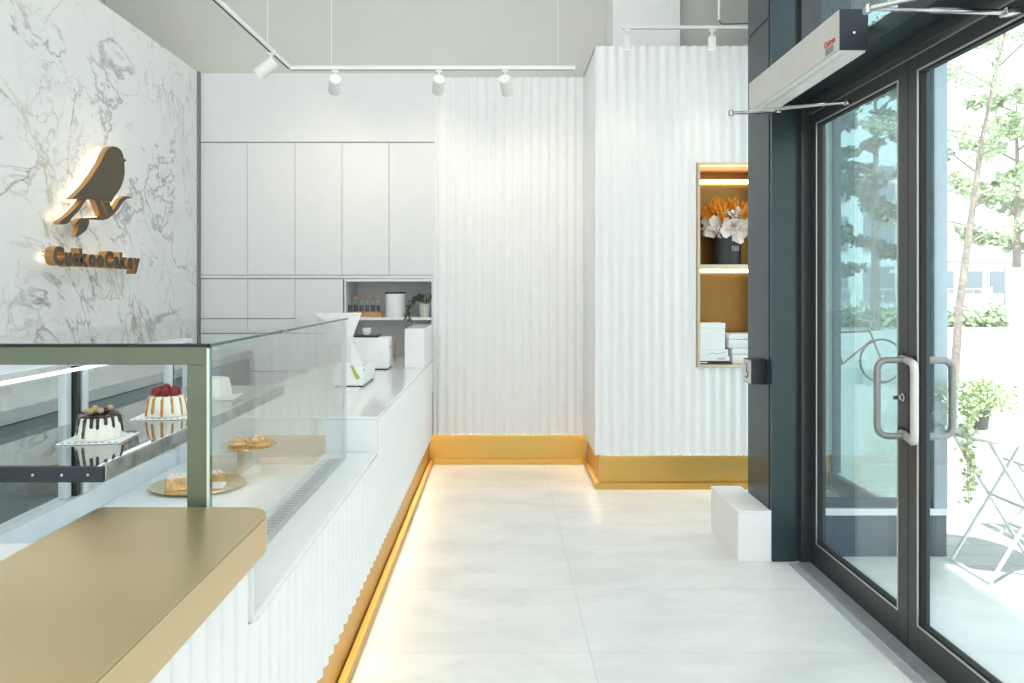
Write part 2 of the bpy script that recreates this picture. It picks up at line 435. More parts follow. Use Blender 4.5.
door_unit('base_cupboard', 200.5, 343, 333.8, 371, 'white long panel cupboard seen through the display case glass', 'cupboard')
door_unit('base_cupboard', 200.5, 343, 371.6, 463, 'white base cupboard standing behind the display case', 'cupboard')
# open shelf recess
X0, X1 = cx(344.5), -.553
b = bx(X0, X0+.012, 5.895, 6.40, .60, 1.516)
box(b, X1-.012, X1, 5.90, 6.40, .60, 1.516); box(b, X0, X1, 5.895, 6.40, 1.512, 1.535)
box(b, X0, X1, 6.385, 6.41, .60, 1.516)
struct('wall_recess', b, 'cabinet_white')
SHZ = cz(317.5)
t = thing('wall_shelf', 'white shelf board carrying the test tube rack, canister and ivy', 'shelf', ((X0+X1)/2, 6.1, SHZ-.022))
ob('board', bx(X0+.012, X1-.012, 5.91, 6.385, SHZ-.022, SHZ, bev=.002), 'white_paint', t)
ob('bracket', bx(X0+.013, X0+.03, 5.95, 6.3, SHZ-.040, SHZ-.0222), 'white_paint', t)

# tube rack
RX0, RX1 = at(346, 0, 5.98).x, at(382, 0, 5.98).x
t = thing('tube_rack', 'light wooden rack on the wall shelf beside the white canister', 'rack', ((RX0+RX1)/2, 5.99, SHZ))
b = bx(RX0, RX1, 5.965, 6.02, SHZ, SHZ+.045, bev=.003); box(b, RX0, RX0+.012, 5.965, 6.02, SHZ+.045, SHZ+.065, bev=.002); box(b, RX1-.012, RX1, 5.965, 6.02, SHZ+.045, SHZ+.065, bev=.002)
ob('frame', b, 'wood', t)
V0 = None
VL = ['leftmost cork stoppered glass tube in the wooden rack', 'second from left cork stoppered glass tube in the wooden rack', 'third from left cork stoppered glass tube in the wooden rack',
      'fourth from left cork stoppered glass tube in the wooden rack', 'fifth from left cork stoppered glass tube in the wooden rack', 'rightmost cork stoppered glass tube, nearest the white canister']
def copy_tree(o, dx, label):
    r = o.copy(); COL.objects.link(r); r.location = o.location+Vector(dx); r['label'] = label
    for ch in o.children:
        c = ch.copy(); COL.objects.link(c); c.parent = r
    return r
vx = RX0+.03
t = thing('glass_tube', VL[0], 'tube', (vx, 5.9925, SHZ+.046), 'spice tubes in the rack')
ob('tube', lathe(B(), vx, 5.9925, [(.012, SHZ+.0465), (.0155, SHZ+.05), (.0155, SHZ+.155)], 14), 'vial_glass', t, True)
ob('contents', lathe(B(), vx, 5.9925, [(.0125, SHZ+.048), (.0145, SHZ+.052), (.0145, SHZ+.10)], 12), 'coffee', t, True)
ob('cork', lathe(B(), vx, 5.9925, [(.013, SHZ+.150), (.0165, SHZ+.156), (.0165, SHZ+.172)], 12), 'cork', t, True)
pitch = (RX1-RX0-.06)/5
for i in range(1, 6): copy_tree(t, (pitch*i, 0, 0), VL[i])
# canister
c = at(395.5, 0, 6.02)
t = thing('canister', 'round white canister with black lid on the wall shelf', 'canister', (c.x, c.y, SHZ))
ob('body', lathe(B(), c.x, c.y, [(.080, SHZ), (.083, SHZ+.006), (.085, SHZ+.188), (.084, SHZ+.195)], 36), 'soft_white', t, True)
ob('lid', lathe(B(), c.x, c.y, [(.087, SHZ+.195), (.088, SHZ+.198), (.088, SHZ+.205), (.084, SHZ+.209)], 36), 'black', t, True)
# ivy
c = at(425, 0, 6.0)
t = thing('potted_ivy', 'trailing green ivy in a small cream pot on the wall shelf', 'plant', (c.x, c.y, SHZ))
ob('pot', lathe(B(), c.x, c.y, [(.040, SHZ), (.043, SHZ+.004), (.049, SHZ+.108), (.050, SHZ+.112), (.044, SHZ+.112), (.043, SHZ+.10)], 28), 'cream_pot', t, True)
def leaf(bm, p, s, rr, mi=0):
    d = Vector((rr.uniform(-1, 1), rr.uniform(-1, 1), rr.uniform(-.6, .8))).normalized()
    u = d.cross(Vector((rr.uniform(-1, 1), rr.uniform(-1, 1), rr.uniform(-1, 1)))).normalized()
    k = s*rr.uniform(.7, 1.2); p = Vector(p); w = d.cross(u)
    vs = [bm.verts.new(q) for q in (p, p+d*k*.4+u*k*.36-w*k*.06, p+d*k*.75+u*k*.25, p+d*k, p+d*k*.75-u*k*.25, p+d*k*.4-u*k*.36-w*k*.06)]
    f = bm.faces.new(vs); f.material_index = mi
b = B(); st = B(); r2 = random.Random(3)
vines = [[(425, 300), (418, 296), (411, 303), (407, 312), (405, 320)], [(424, 301), (414, 298), (408, 308), (409, 318), (413, 322)], [(428, 301), (425, 295), (421, 299), (418, 301)], [(430, 300), (432, 296), (430, 300)], [(425, 301), (420, 297), (415, 300), (412, 306)]]
for v in vines:
    n = len(v); P3 = [at(px, py, 6.0-.115*(i/(n-1))) for i, (px, py) in enumerate(v)]
    tube(st, P3, .0018, 5)
    for i in range(n-1):
        for k in range(16):
            q = P3[i].lerp(P3[i+1], r2.random())+Vector((r2.gauss(0, .009), r2.gauss(0, .012), r2.gauss(0, .009))); leaf(b, q, .022, r2)
ob('foliage', b, 'leaf_dark', t); ob('stem', st, 'leaf_dark', t)

# ------------------------------------------------------------------ service counter
t = thing('service_counter', 'long white fluted service counter with stepped quartz top', 'counter', (-.9, 2.7, 0))
b = bx(-1.33, -.60, -.5, 1.60, 0, .865, bev=.003); box(b, -1.33, -.60, 1.60, 3.21, 0, .70); box(b, -1.33, -.60, 3.21, 5.88, 0, .86)
ob('body', b, 'white_paint', t)
b = flute(B(), -.5, 1.60, -.551, 'y', 1, .245, .862, .045, .0065); flute(b, 1.60, 3.21, -.551, 'y', 1, .245, .697, .045, .0065); flute(b, 3.21, 5.885, -.551, 'y', 1, .245, .856, .045, .0065)
ob('fluted_front', b, 'flute_white', t, True)
b = bx(-1.35, -.549, -.5, 1.60, .8655, .8815, bev=.003); box(b, -1.35, -.549, 1.603, 3.209, .70, .7175, bev=.004)
box(b, -1.35, -.549, 3.21, 5.885, .862, .876, bev=.004); box(b, -1.345, -.5505, 3.2095, 3.222, .7176, .862)
box(b, -1.345, -.5505, 1.59, 1.602, .7176, .866)
ob('worktop', b, 'quartz', t)
b = bx(-.60, -.585, -.5, 5.90, 0, .245); box(b, -.581, -.551, -.5, 5.90, 0, .045, bev=.002)
ob('plinth', b, 'gold_plinth', t)
ob('light_strip', bx(-.584, -.574, -.5, 5.88, .2434, .2446), 'led_plinth', t)

# gold shelf slab in the foreground
def rrect(x0, x1, y0, y1, rs, n=10):
    out = []
    for (cx_, cy_, r, a0) in ((x1-rs[0], y0+rs[0], rs[0], -PI/2), (x1-rs[1], y1-rs[1], rs[1], 0), (x0+rs[2], y1-rs[2], rs[2], PI/2), (x0+rs[3], y0+rs[3], rs[3], PI)):
        for k in range(n+1): a = a0+PI/2*k/n; out.append((cx_+r*math.cos(a), cy_+r*math.sin(a)))
    return out
pl = rrect(-.90, -.505, -.45, 1.607, (.06, .07, .02, .02))
t = thing('gold_counter_ledge', 'thick satin gold ledge with a rounded corner in the foreground', 'ledge', (-.7, .6, .8815))
ob('side_band', prism(B(), pl, lambda p: (p[0], p[1], .8822), lambda p: (p[0], p[1], .9565)), 'gold', t, True)
pl2 = rrect(-.8995, -.5055, -.4495, 1.6065, (.06, .07, .02, .02))
ob('top_plate', prism(B(), pl2, lambda p: (p[0], p[1], .9575), lambda p: (p[0], p[1], .960)), 'gold', t)

# ------------------------------------------------------------------ display case
ZD = .7175
t = thing('display_case', 'glass pastry display case with olive grey metal end frame', 'display case', (-1.0, 2.38, ZD))
XF = -.6656; XR = -1.36; YN, YFR = 1.64, 3.11
b = bx(XR, -.672, YN, YN+.03, 1.276, 1.3175, bev=.001); box(b, -.718, -.672, YN, YN+.03, ZD+.0003, 1.2758, bev=.001); box(b, XR, XR+.04, YN, YN+.03, ZD+.0003, 1.2758, bev=.001); box(b, XR+.04, -.718, YN, YN+.03, ZD+.0003, ZD+.035)
ob('end_frame', b, 'olive_steel', t)
ob('end_glass', bx(XR+.04, -.718, YN+.012, YN+.018, ZD+.035, 1.276), 'case_glass', t)
ob('gasket', bx(XR, -.670, YN-.002, YN+.03, 1.3178, 1.3225), 'rubber', t)
ob('side_glass', bx(-.6716, XF, YN, YFR, ZD+.0005, 1.314), 'case_side_glass', t)
ob('side_glass_edge', bx(-.6716, XF, YN-.0035, YN-.0005, ZD+.0005, 1.314), 'mint_edge', t)
ob('top_glass', bx(XR+.005, XF, YN+.031, YFR+.003, 1.3178, 1.3245), 'top_glass', t)
b = bx(-.6655, -.661, YN+.0, YFR+.003, 1.3176, 1.3246); 
ob('top_glass_edge', b, 'glass_edge', t)
ob('far_glass', bx(XR+.01, -.672, YFR-.008, YFR, ZD+.0005, 1.314), 'case_glass', t)
ob('corner_bead', bx(-.684, -.673, YFR-.02, YFR-.009, ZD+.001, 1.310), 'mint_edge', t)
b = bx(-1.405, -1.335, YN+.032, YFR, ZD+.0005, .79, bev=.003); box(b, -1.405, -1.335, YN+.032, YFR, 1.2205, 1.236, bev=.003)
ob('rear_rail', b, 'alu_white', t)
for yy in (1.70, 2.24, 2.30, 2.90, 2.96, 3.07): ob('sliding_door_frame', bx(-1.385 if yy in (1.70, 2.24, 2.96) else -1.365, -1.36 if yy in (1.70, 2.24, 2.96) else -1.34, yy, yy+.03, .791, 1.204, bev=.002), 'alu_white', t)
for yy in (2.275, 2.935): ob('sliding_door_seal', bx(-1.37, -1.345, yy, yy+.018, .791, 1.204), 'black', t)
ob('sliding_door_glass', bx(-1.374, -1.370, 1.73, 2.24, .791, 1.204), 'glass', t)
ob('sliding_door_glass', bx(-1.354, -1.350, 2.33, 2.90, .791, 1.204), 'glass', t)
ob('base_tray', bx(-1.333, -.76, YN+.035, YFR-.021, ZD+.0005, .7235, bev=.002), 'plate_white', t)
b = bx(-.743, -.674, YN+.035, YFR-.021, ZD+.0005, .7215, bev=.001)
for k in range(46):
    y = 1.70+k*.030; box(b, -.732, -.685, y, y+.016, .7216, .7226, mi=1)
ob('vent_grille', b, ['steel_pale', 'handle_grey'], t)
sg = ob('shelf', bx(-1.33, -.942, YN+.045, YFR-.025, 1.028, 1.034), 'shelf_glass', t)
ob('shelf_front_rail', bx(-.941, -.928, YN+.045, YFR-.025, .997, 1.036, bev=.002), 'rail_steel', sg)
b = bx(-1.33, -.930, YN+.033, YN+.0445, .997, 1.033, bev=.001); ob('shelf_end_rail', b, 'navy_end', sg)
for px in (62, 88, 33):
    c = at(px, 475, YN+.033); b = lathe(B(), 0, 0, [(.0035, 0), (.0035, .0018), (.002, .0022)], 12)
    bmesh.ops.transform(b, matrix=Matrix.Translation(c) @ Matrix.Rotation(PI/2, 4, 'X'), verts=b.verts)
    ob('screw', b, 'chrome', sg)
for yy in (1.80, 2.95): ob('shelf_standard', bx(-1.345, -1.32, yy, yy+.015, .73, 1.02), 'alu_white', t)
ob('case_fill_strip', bx(-1.335, -1.31, YN+.05, YFR-.03, 1.196, 1.203), 'case_fill_cool', t)  # unseen glow strip added to brighten the case interior
ob('shelf_light', bx(-.962, -.948, YN+.05, YFR-.03, 1.0225, 1.0275), 'shelf_fill_cool', t)  # hidden glow strip added to light the tray below the shelf

# cakes
ZS = 1.0345
def cake(name, label, px, y, r, h, kind, plate='square'):
    x = (px-CX)*y/F
    t = thing(name, label, 'cake', (x, y, ZS+.004))
    b = lathe(B(), x, y, [(r*.97, ZS+.0045), (r, ZS+.008), (r*.93, ZS+h*.55), (r*.84, ZS+h*.93), (r*.78, ZS+h), (r*.4, ZS+h*1.0), (r*.05, ZS+h*.99)], 72, fl=12, fa=.07)
    ob('sponge', b, 'cake_cream', t, True)
    def drip(bm, a, l, w, k=1.0):
        pts = []
        for s in range(6):
            f = s/5; zz = ZS+h*(1.02-l*f); rr = r*(.80+.17*min(1, l*f*1.0)+.065) if s else r*.70
            pts.append((x+rr*math.cos(a), y+rr*math.sin(a), zz))
        tube(bm, pts, [w*.8, w, w*.9, w*.85, w, w*.7], 8)
    if kind == 'choc':
        b = lathe(B(), x, y, [(r*.86, ZS+h*.95), (r*.88, ZS+h*1.0), (r*.80, ZS+h*1.05), (r*.1, ZS+h*1.05)], 48, fl=12, fa=.05)
        rr = random.Random(2)
        for k in range(17): drip(b, 2*PI*k/17+rr.uniform(-.05, .05), rr.choice([.35, .5, .75, .85, .45]), .0052)
        ob('chocolate_glaze', b, 'chocolate', t, True)
        sh = B()
        for k in range(40):
            a = rr.uniform(0, 2*PI); q = rr.uniform(0, r*.8); p = Vector((x+q*math.cos(a), y+q*math.sin(a), ZS+h*1.06+.002))
            box(sh, p.x-.011, p.x+.011, p.y-.0035, p.y+.0035, p.z, p.z+.0012, mtx=rot_about(p, Vector((rr.uniform(-.3, .3), rr.uniform(-.3, .3), 1)).normalized(), rr.uniform(0, 6)))
        ob('chocolate_shavings', sh, 'chocolate', t)
        for a, q in ((3.9, .55), (4.6, .62), (5.3, .5), (4.3, .3), (1.2, .6), (2.4, .6)):
            ob('hazelnut', ball(B(), (x+r*q*math.cos(a), y+r*q*math.sin(a), ZS+h*1.06+.010), .0085), 'nut', t, True)
    elif kind == 'caramel':
        b = B(); 
        for k in range(12): drip(b, 2*PI*k/12+.2, .92 if k % 2 else .8, .0048)
        ob('caramel_drizzle', b, 'caramel', t, True)
        for k in range(8):
            a = 2*PI*k/8+.3; p = (x+r*.52*math.cos(a), y+r*.52*math.sin(a), ZS+h+.012)
            ob('raspberry', ball(B(), p, .0145, 2, sc=(1, 1, 1.15)), 'raspberry', t, True)
        ob('raspberry', ball(B(), (x, y, ZS+h+.022), .015, 2, sc=(1, 1, 1.15)), 'raspberry', t, True)
    else:
        b = B()
        for k in range(10): drip(b, 2*PI*k/10, .7, .0022)
        ob('cream_drizzle', b, 'cake_cream', t, True)
    # card
    s = r*1.42
    if plate == 'square':
        p = Vector((x, y, ZS))
        b = bx(x-s, x+s, y-s*.92, y+s*.92, ZS+.0005, ZS+.0035, bev=.001, mtx=rot_about(p, 'Z', .12))
        for k in range(9):
            for sd in (-1, 1):
                q = -s*.85+k*s*.2125
                box(b, x+q-.0045, x+q+.0045, y+sd*s*.80-.003, y+sd*s*.80+.003, ZS+.0035, ZS+.0041, mi=1, mtx=rot_about(p, 'Z', .12))
        c = ob('cake_board', b, ['plate_white', 'black'], None); tag(c, 'white patterned cake board under the '+{'choc': 'chocolate', 'caramel': 'raspberry', 'plain': 'plain white'}[kind]+' cake', 'cake board')
cake('chocolate_cake', 'white fluted cake with dripping chocolate glaze on the case shelf', 99.5, 1.98, .0565, .068, 'choc')
cake('raspberry_cake', 'white fluted cake with caramel stripes and raspberries on the case shelf', 166.5, 2.34, .061, .068, 'caramel')
cake('plain_cake', 'plain white fluted cake behind the case corner post', 213, 2.74, .066, .075, 'plain')
# cake stand with pastries
ZT = .7240
def plate_prof(r, z, lip): return [(r*.35, z), (r*.55, z+.001), (r*.9, z+lip*.6), (r, z+lip), (r*.985, z+lip+.002), (r*.88, z+lip*.6+.003), (r*.5, z+.004), (r*.02, z+.004)]
def pastry(name, label, c, r, zz, group, seed, spiral=True):
    rr = random.Random(seed); t = thing(name, label, 'pastry', (c[0], c[1], zz), group)
    b = B(); pts = []; n = 40
    for k in range(n):
        f = k/(n-1); a = f*PI*4.2; q = r*(.98-.88*f)*.72; pts.append((c[0]+q*math.cos(a), c[1]+q*math.sin(a), zz+r*.30+f*r*.45+.003*math.sin(k)))
    tube(b, pts, [r*.26*(1+.10*math.sin(k*1.9)) for k in range(n)], 9)
    lathe(b, c[0], c[1], [(r*.8, zz+.0005), (r*.9, zz+r*.2), (r*.6, zz+r*.4)], 20)
    ob('crust', b, 'pastry', t, True)
    b = B()
    for k in range(30):
        a = rr.uniform(0, 2*PI); q = r*rr.uniform(.05, .6); ball(b, (c[0]+q*math.cos(a), c[1]+q*math.sin(a), zz+r*.62+(r*.6-q)*.55), r*.12*rr.uniform(.5, 1), 1, sc=(1.3, 1.3, .6))
    ob('sugar_dusting', b, 'sugar', t, True)
sx, sy = -.995, 2.83
t = thing('cake_stand', 'gold rimmed plate on a white pedestal inside the display case', 'cake stand', (sx, sy, ZT))
ob('pedestal', lathe(B(), sx, sy, [(.046, ZT), (.044, ZT+.004), (.042, ZT+.095), (.046, ZT+.100)], 36), 'plate_white', t, True)
ob('plate', lathe(B(), sx, sy, plate_prof(.108, ZT+.101, .008), 48, cap=False), 'plate_gold', t, True)
pastry('raised_pastry', 'golden twisted pastry on the right of the raised cake stand', (sx+.045, sy-.01), .045, ZT+.106, 'pastries on the cake stand', 4)
pastry('raised_pastry', 'sugar dusted pastry on the left of the raised cake stand', (sx-.045, sy+.005), .042, ZT+.106, 'pastries on the cake stand', 9)
pxc, pyc = -1.105, 2.62
c = ob('serving_plate', lathe(B(), pxc, pyc, plate_prof(.168, ZT, .012), 56, cap=False, sy=.86), 'plate_gold', None, True); tag(c, 'wide oval gold plate on the floor of the display case', 'plate')
def cake_slice(label, c, ang):
    t = thing('cake_slice', label, 'cake slice', (c[0], c[1], ZT+.005), 'cake slices on the gold plate')
    mt = rot_about((c[0], c[1], 0), 'Z', ang)
    ob('sponge', bx(c[0]-.035, c[0]+.035, c[1]-.022, c[1]+.022, ZT+.005, ZT+.050, bev=.003, mtx=mt), 'pastry', t)
    b = bx(c[0]-.034, c[0]+.034, c[1]-.021, c[1]+.021, ZT+.0502, ZT+.056, bev=.002, mtx=mt)
    for k in range(6): ball(b, (c[0]-.026+k*.0105, c[1]+.004*(-1)**k, ZT+.058), .006, 1)
    ob('sugar_topping', b, 'sugar', t, True)
cake_slice('caramel cake slice left of the case corner post', (-1.165, 2.57), .5)
cake_slice('caramel cake slice right of the case corner post', (-1.055, 2.63), -.4)
c = ob('price_card', bx(-1.035, -.985, 2.545, 2.55, ZT+.012, ZT+.045, mtx=rot_about((-1.01, 2.55, ZT+.012), 'X', -1.1)), 'plate_white'); tag(c, 'small blank white card leaning on the gold plate', 'card')

# ------------------------------------------------------------------ marble wall sign
YW = lambda px, xx: xx*F/(px-CX)
XFACE = -2.400
def wp(p):  # zoomed outline point -> (y, z) on the face of the sign
    px = p[0]/4.876; py = 130+p[1]/4.876
    y = YW(px, XFACE); return (y, EYE+(CY-py)*y/F)
bird = [(550, 79), (575, 85), (592, 100), (601, 122), (604, 138), (619, 147), (607, 157), (609, 205), (603, 245), (590, 280), (572, 308), (555, 328), (548, 352), (532, 349), (500, 345), (462, 341), (430, 337), (424, 336),
        (380, 400), (350, 428), (338, 450), (322, 459), (298, 461), (290, 454), (296, 442), (328, 420), (362, 388), (385, 362), (402, 338), (388, 333), (364, 338), (348, 336), (368, 319), (412, 275), (451, 222), (490, 160), (511, 112), (527, 90)]
def extr(poly, x0, x1, mf=0, ms=1): return prism(B(), poly, lambda p: (x0, p[0], p[1]), lambda p: (x1, p[0], p[1]), mf, ms)
t = thing('bird_sign', 'backlit bronze bird on a leafy branch mounted on the marble wall', 'sign', (-2.44, 4.15, 1.7))
ob('bird', extr([wp(p) for p in bird], XFACE-.034, XFACE), ['bronze_face', 'bronze_side'], t)
legs = [[(462, 341), (486, 343), (518, 414), (500, 424), (492, 418)], [(500, 346), (535, 350), (554, 396), (545, 412), (528, 408)]]
for l in legs: ob('leg', extr([wp(p) for p in l], XFACE-.033, XFACE-.001), ['bronze_face', 'bronze_side'], t)
br = [(648, 331), (630, 322), (604, 324), (585, 338), (566, 372), (548, 400), (525, 414), (500, 424), (470, 426), (436, 428), (436, 436), (470, 438), (505, 440), (530, 432), (556, 412), (580, 384), (602, 350), (622, 336)]
ob('branch', extr([wp(p) for p in br], XFACE-.032, XFACE-.002), ['bronze_face', 'bronze_side'], t)
lf = [(437, 430), (438, 455), (425, 488), (400, 508), (380, 521), (370, 519), (384, 478), (388, 464), (370, 460), (376, 446), (392, 432), (412, 428)]
ob('leaf', extr([wp(p) for p in lf], XFACE-.031, XFACE-.003), ['bronze_face', 'bronze_side'], t)
def shrink(poly, k):
    cy_ = sum(p[0] for p in poly)/len(poly); cz_ = sum(p[1] for p in poly)/len(poly)
    return [(cy_+(p[0]-cy_)*k, cz_+(p[1]-cz_)*k) for p in poly]
ob('halo_light', extr(shrink([wp(p) for p in bird], .93), XFACE-.042, XFACE-.038, 0, 0), 'led_halo', t)
ob('halo_light', extr(shrink([wp(p) for p in br], .97), XFACE-.042, XFACE-.038, 0, 0), 'led_halo', t)
t = thing('wall_lettering', 'backlit bronze letters CuckooCakey on the marble wall below the bird', 'sign', (-2.44, 4.3, 1.59))
txt = 'Cuckoo Cakey'
SIZE = .125
def glyph(ch):
    cu = bpy.data.curves.new('g', 'FONT'); cu.body = ch; cu.size = SIZE; cu.extrude = .025; cu.offset = .0095; cu.resolution_u = 4
    o = bpy.data.objects.new('g', cu); COL.objects.link(o); bpy.context.view_layer.update()
    dg = bpy.context.evaluated_depsgraph_get(); me = bpy.data.meshes.new_from_object(o.evaluated_get(dg))
    bpy.data.objects.remove(o); return me
adv = 0; items = []
for ch in txt:
    if ch == ' ': adv += SIZE*.05; continue
    me = glyph(ch); w0 = min(v.co.x for v in me.vertices); w1 = max(v.co.x for v in me.vertices)
    items.append((me, adv-w0)); adv += (w1-w0)+SIZE*.012
SY = (4.77-3.84)/adv
halo = B()
for me, off in items:
    b = B(); b.from_mesh(me); bpy.data.meshes.remove(me)
    for v in b.verts:
        x, y, z = v.co; v.co = Vector((XFACE-.025+z, 3.84+(x+off)*SY, 1.588+y))
    b.normal_update()
    for f in b.faces: f.material_index = 0 if abs(f.normal.x) > .9 else 1
    y0 = min(v.co.y for v in b.verts); y1 = max(v.co.y for v in b.verts)
    lt = ob('letter', b, ['bronze_face', 'bronze_side'], t)
    box(halo, XFACE-.056, XFACE-.053, y0+.008, y1-.008, 1.600, 1.645)
ob('halo_light', halo, 'led_halo', t)
b = bx(XFACE-.02, XFACE-.012, 3.775, 3.85, 1.622, 1.628); box(b, XFACE-.02, XFACE-.012, 3.775, 3.85, 1.645, 1.651)
ob('flourish', b, 'bronze_side', t)

# back counter along the marble wall
t = thing('back_counter', 'low grey counter along the marble wall seen through the case', 'counter', (-2.25, 3.5, 0))
ob('body', bx(-2.48, -2.05, 1.6, 5.85, 0, .88), 'back_counter', t)
ob('top', bx(-2.48, -2.03, 1.6, 5.86, .89, .95, bev=.003), 'back_top', t)
for k in range(7): ob('door_seam', bx(-2.0495, -2.048, 1.9+k*.6, 1.905+k*.6, .08, .86), 'dark_reveal', t)

# ------------------------------------------------------------------ items on the far counter
ZC = .8762
t = thing('white_upstand_box', 'plain white upright box standing on the far end of the counter', 'box', (-.62, 5.5, ZC))
ob('shell', bx(-.694, -.5505, 5.2, 5.87, ZC, 1.158, bev=.003), 'white_paint', t)
ob('top_panel', bx(-.690, -.5545, 5.204, 5.866, 1.1585, 1.163), 'quartz', t)
t = thing('card_printer', 'white boxy appliance with a black tray on top', 'appliance', (-.93, 5.25, ZC))
ob('case', bx(-1.09, -.794, 5.07, 5.27, ZC+.008, ZC+.228, bev=.012, seg=3), 'soft_white', t, True)
ob('foot', bx(-1.06, -.80, 5.08, 5.26, ZC, ZC+.0078), 'black', t)
ob('button', bx(-.7935, -.791, 5.15, 5.165, ZC+.15, ZC+.162), 'handle_grey', t)
c = ob('black_tray', bx(-1.06, -.865, 5.09, 5.25, ZC+.2285, ZC+.242, bev=.006), 'black', None); tag(c, 'flat black tray lying on the white appliance', 'tray')
t = thing('tea_cup', 'white round cup on the black tray', 'cup', (-.965, 5.17, ZC+.2425))
ob('bowl', lathe(B(), -.965, 5.17, [(.022, ZC+.2425), (.030, ZC+.256), (.034, ZC+.292), (.031, ZC+.292), (.026, ZC+.265), (.01, ZC+.252)], 28, cap=False), 'soft_white', t, True)
ob('filling', ball(B(), (-.965, 5.17, ZC+.280), .026, 2, sc=(1, 1, .35)), 'coffee', t, True)
c = ob('gold_frame_stand', bx(-.846, -.828, 5.70, 5.72, ZC+.0003, ZC+.165, bev=.002), 'wood'); tag(c, 'thin amber upright behind the white appliance in the recess', 'stand')
struct('trim_5', bx(X0+.012, X1-.012, 5.887, 6.385, .862, .876), 'quartz')
# register
t = thing('cash_register', 'white touch screen cash register seen from behind on the counter', 'register', (-.86, 4.35, ZC))
b = bx(-.96, -.795, 4.15, 4.55, ZC+.012, ZC+.115, bev=.006); box(b, -.96, -.81, 4.20, 4.30, ZC+.115, ZC+.135, bev=.004)
ob('base', b, 'soft_white', t, True)
for p in ((-.945, 4.17), (-.815, 4.17), (-.945, 4.52), (-.815, 4.52)): ob('foot', lathe(B(), p[0], p[1], [(.012, ZC), (.012, ZC+.0118)], 14), 'black', t, True)
# operator screen: a slanted slab
q = [at(315, 314, 4.55), at(361.5, 313.3, 4.30), at(352, 339, 4.22), at(330, 345, 4.45)]
def slab(q, n, d):
    b = B(); A = [b.verts.new(p) for p in q]; Cc = [b.verts.new(Vector(p)+Vector(n)*d) for p in q]
    b.faces.new(A); b.faces.new(Cc[::-1])
    for i in range(4): b.faces.new((A[i], A[(i+1) % 4], Cc[(i+1) % 4], Cc[i]))
    return b
ob('operator_screen', slab(q, (-.3, .9, .2), .02), 'soft_white', t)
q = [at(350, 337, 4.22), at(354.5, 337, 4.20), at(364, 369, 4.16), at(352.5, 371.5, 4.18)]
ob('customer_screen', slab(q, (-.75, .6, 0), .06), 'soft_white', t)
q = [at(352.5, 371.4, 4.178), at(364, 369, 4.158), at(364.2, 370.4, 4.157), at(352.6, 372.8, 4.177)]
ob('screen_trim', slab(q, (-.75, .6, 0), .05), 'black', t)
c = ob('leaf_card', slab([at(350, 366, 4.140), at(352.5, 365.5, 4.140), at(360, 378, 4.140), at(356.5, 380, 4.140)], (0, 1, 0), .003), 'yellow_card'); tag(c, 'green and gold strip card leaning on the cash register', 'card')
c = ob('white_tray', bx(-.93, -.80, 3.98, 4.12, ZC+.0002, ZC+.008, bev=.002), 'soft_white'); tag(c, 'low white card reader tray before the cash register', 'tray')

# ------------------------------------------------------------------ track lights
def track(name, label, p, q, w, drops, top=4.8):
    p, q = Vector(p), Vector(q)
    t = thing(name, label, 'track', tuple((p+q)/2))
    d = (q-p).normalized(); L_ = (q-p).length; ang = math.atan2(d.y, d.x)
    mt = Matrix.Translation(p) @ Matrix.Rotation(ang, 4, 'Z')
    ob('rail', bx(0, L_, -w/2, w/2, 0, w*.9, bev=.001, mtx=mt), 'white_paint', t)
    ob('conductor_slot', bx(0.01, L_-.01, -w*.18, w*.18, -.0012, -.0002, mtx=mt), 'dark_ink', t)
    for s in drops:
        c = p+(q-p)*s
        ob('suspension_wire', tube(B(), [(c.x, c.y, c.z+w*.9), (c.x, c.y, top)], .0022, 6), 'white_paint', t)
    return t
def spot(label, c, aim, r, h, group, power, blend=1.0, size=78):
    """c: point under the rail"""
    c = Vector(c); aim = Vector(aim); pivot = c-Vector((0, 0, .055)); d = (aim-pivot).normalized()
    t = thing('track_spotlight', label, 'spotlight', tuple(c), group)
    ob('adapter', bx(c.x-.022, c.x+.022, c.y-.012, c.y+.012, c.z-.016, c.z-.0015, bev=.003), 'white_paint', t)
    ob('stem', tube(B(), [c-Vector((0, 0, .014)), pivot], .008, 10), 'white_paint', t, True)
    b = lathe(B(), 0, 0, [(r*.9, -h*.22), (r, -h*.18), (r, h*.80), (r*.96, h*.82), (r*.90, h*.80), (r*.86, h*.70)], 28, cap=False)
    lathe(b, 0, 0, [(r*.9, -h*.22), (r*.2, -h*.225)], 28)
    qd = d.to_track_quat('Z', 'Y').to_matrix().to_4x4()
    off = Matrix.Translation(pivot+Vector((0, 0, -r*.55)))
    bmesh.ops.transform(b, matrix=off @ qd, verts=b.verts); ob('lamp_head', b, 'white_paint', t, True)
    b = lathe(B(), 0, 0, [(r*.84, h*.66), (r*.84, h*.665)], 28); bmesh.ops.transform(b, matrix=off @ qd, verts=b.verts)
    ob('lens', b, 'lamp_face', t)
    l = bpy.data.lights.new('spot_beam', 'SPOT'); l.energy = power; l.color = (1, .80, .56); l.spot_size = math.radians(size); l.spot_blend = blend; l.shadow_soft_size = .03
    lo = bpy.data.objects.new('spot_beam', l); COL.objects.link(lo); lo.parent = t
    lo.location = pivot+Vector((0, 0, -r*.55))+d*h*.86-c; lo.rotation_euler = d.to_track_quat('-Z', 'Y').to_euler()
YT = 4.8
TZ = EYE+(CY-70)*YT/F
a0 = at(290, 68, YT); a1 = at(575, 70, YT); ln = at(217.8, -1, 3.69)
n0 = Vector((a0.x, YT, TZ)); n1 = Vector((ln.x, 3.69, TZ)); dirn = (n1-n0).normalized()
tk = track('ceiling_track', 'white light track running across in front of the tall cupboards', n0, (a1.x, YT, TZ), .028, (.145, .94))
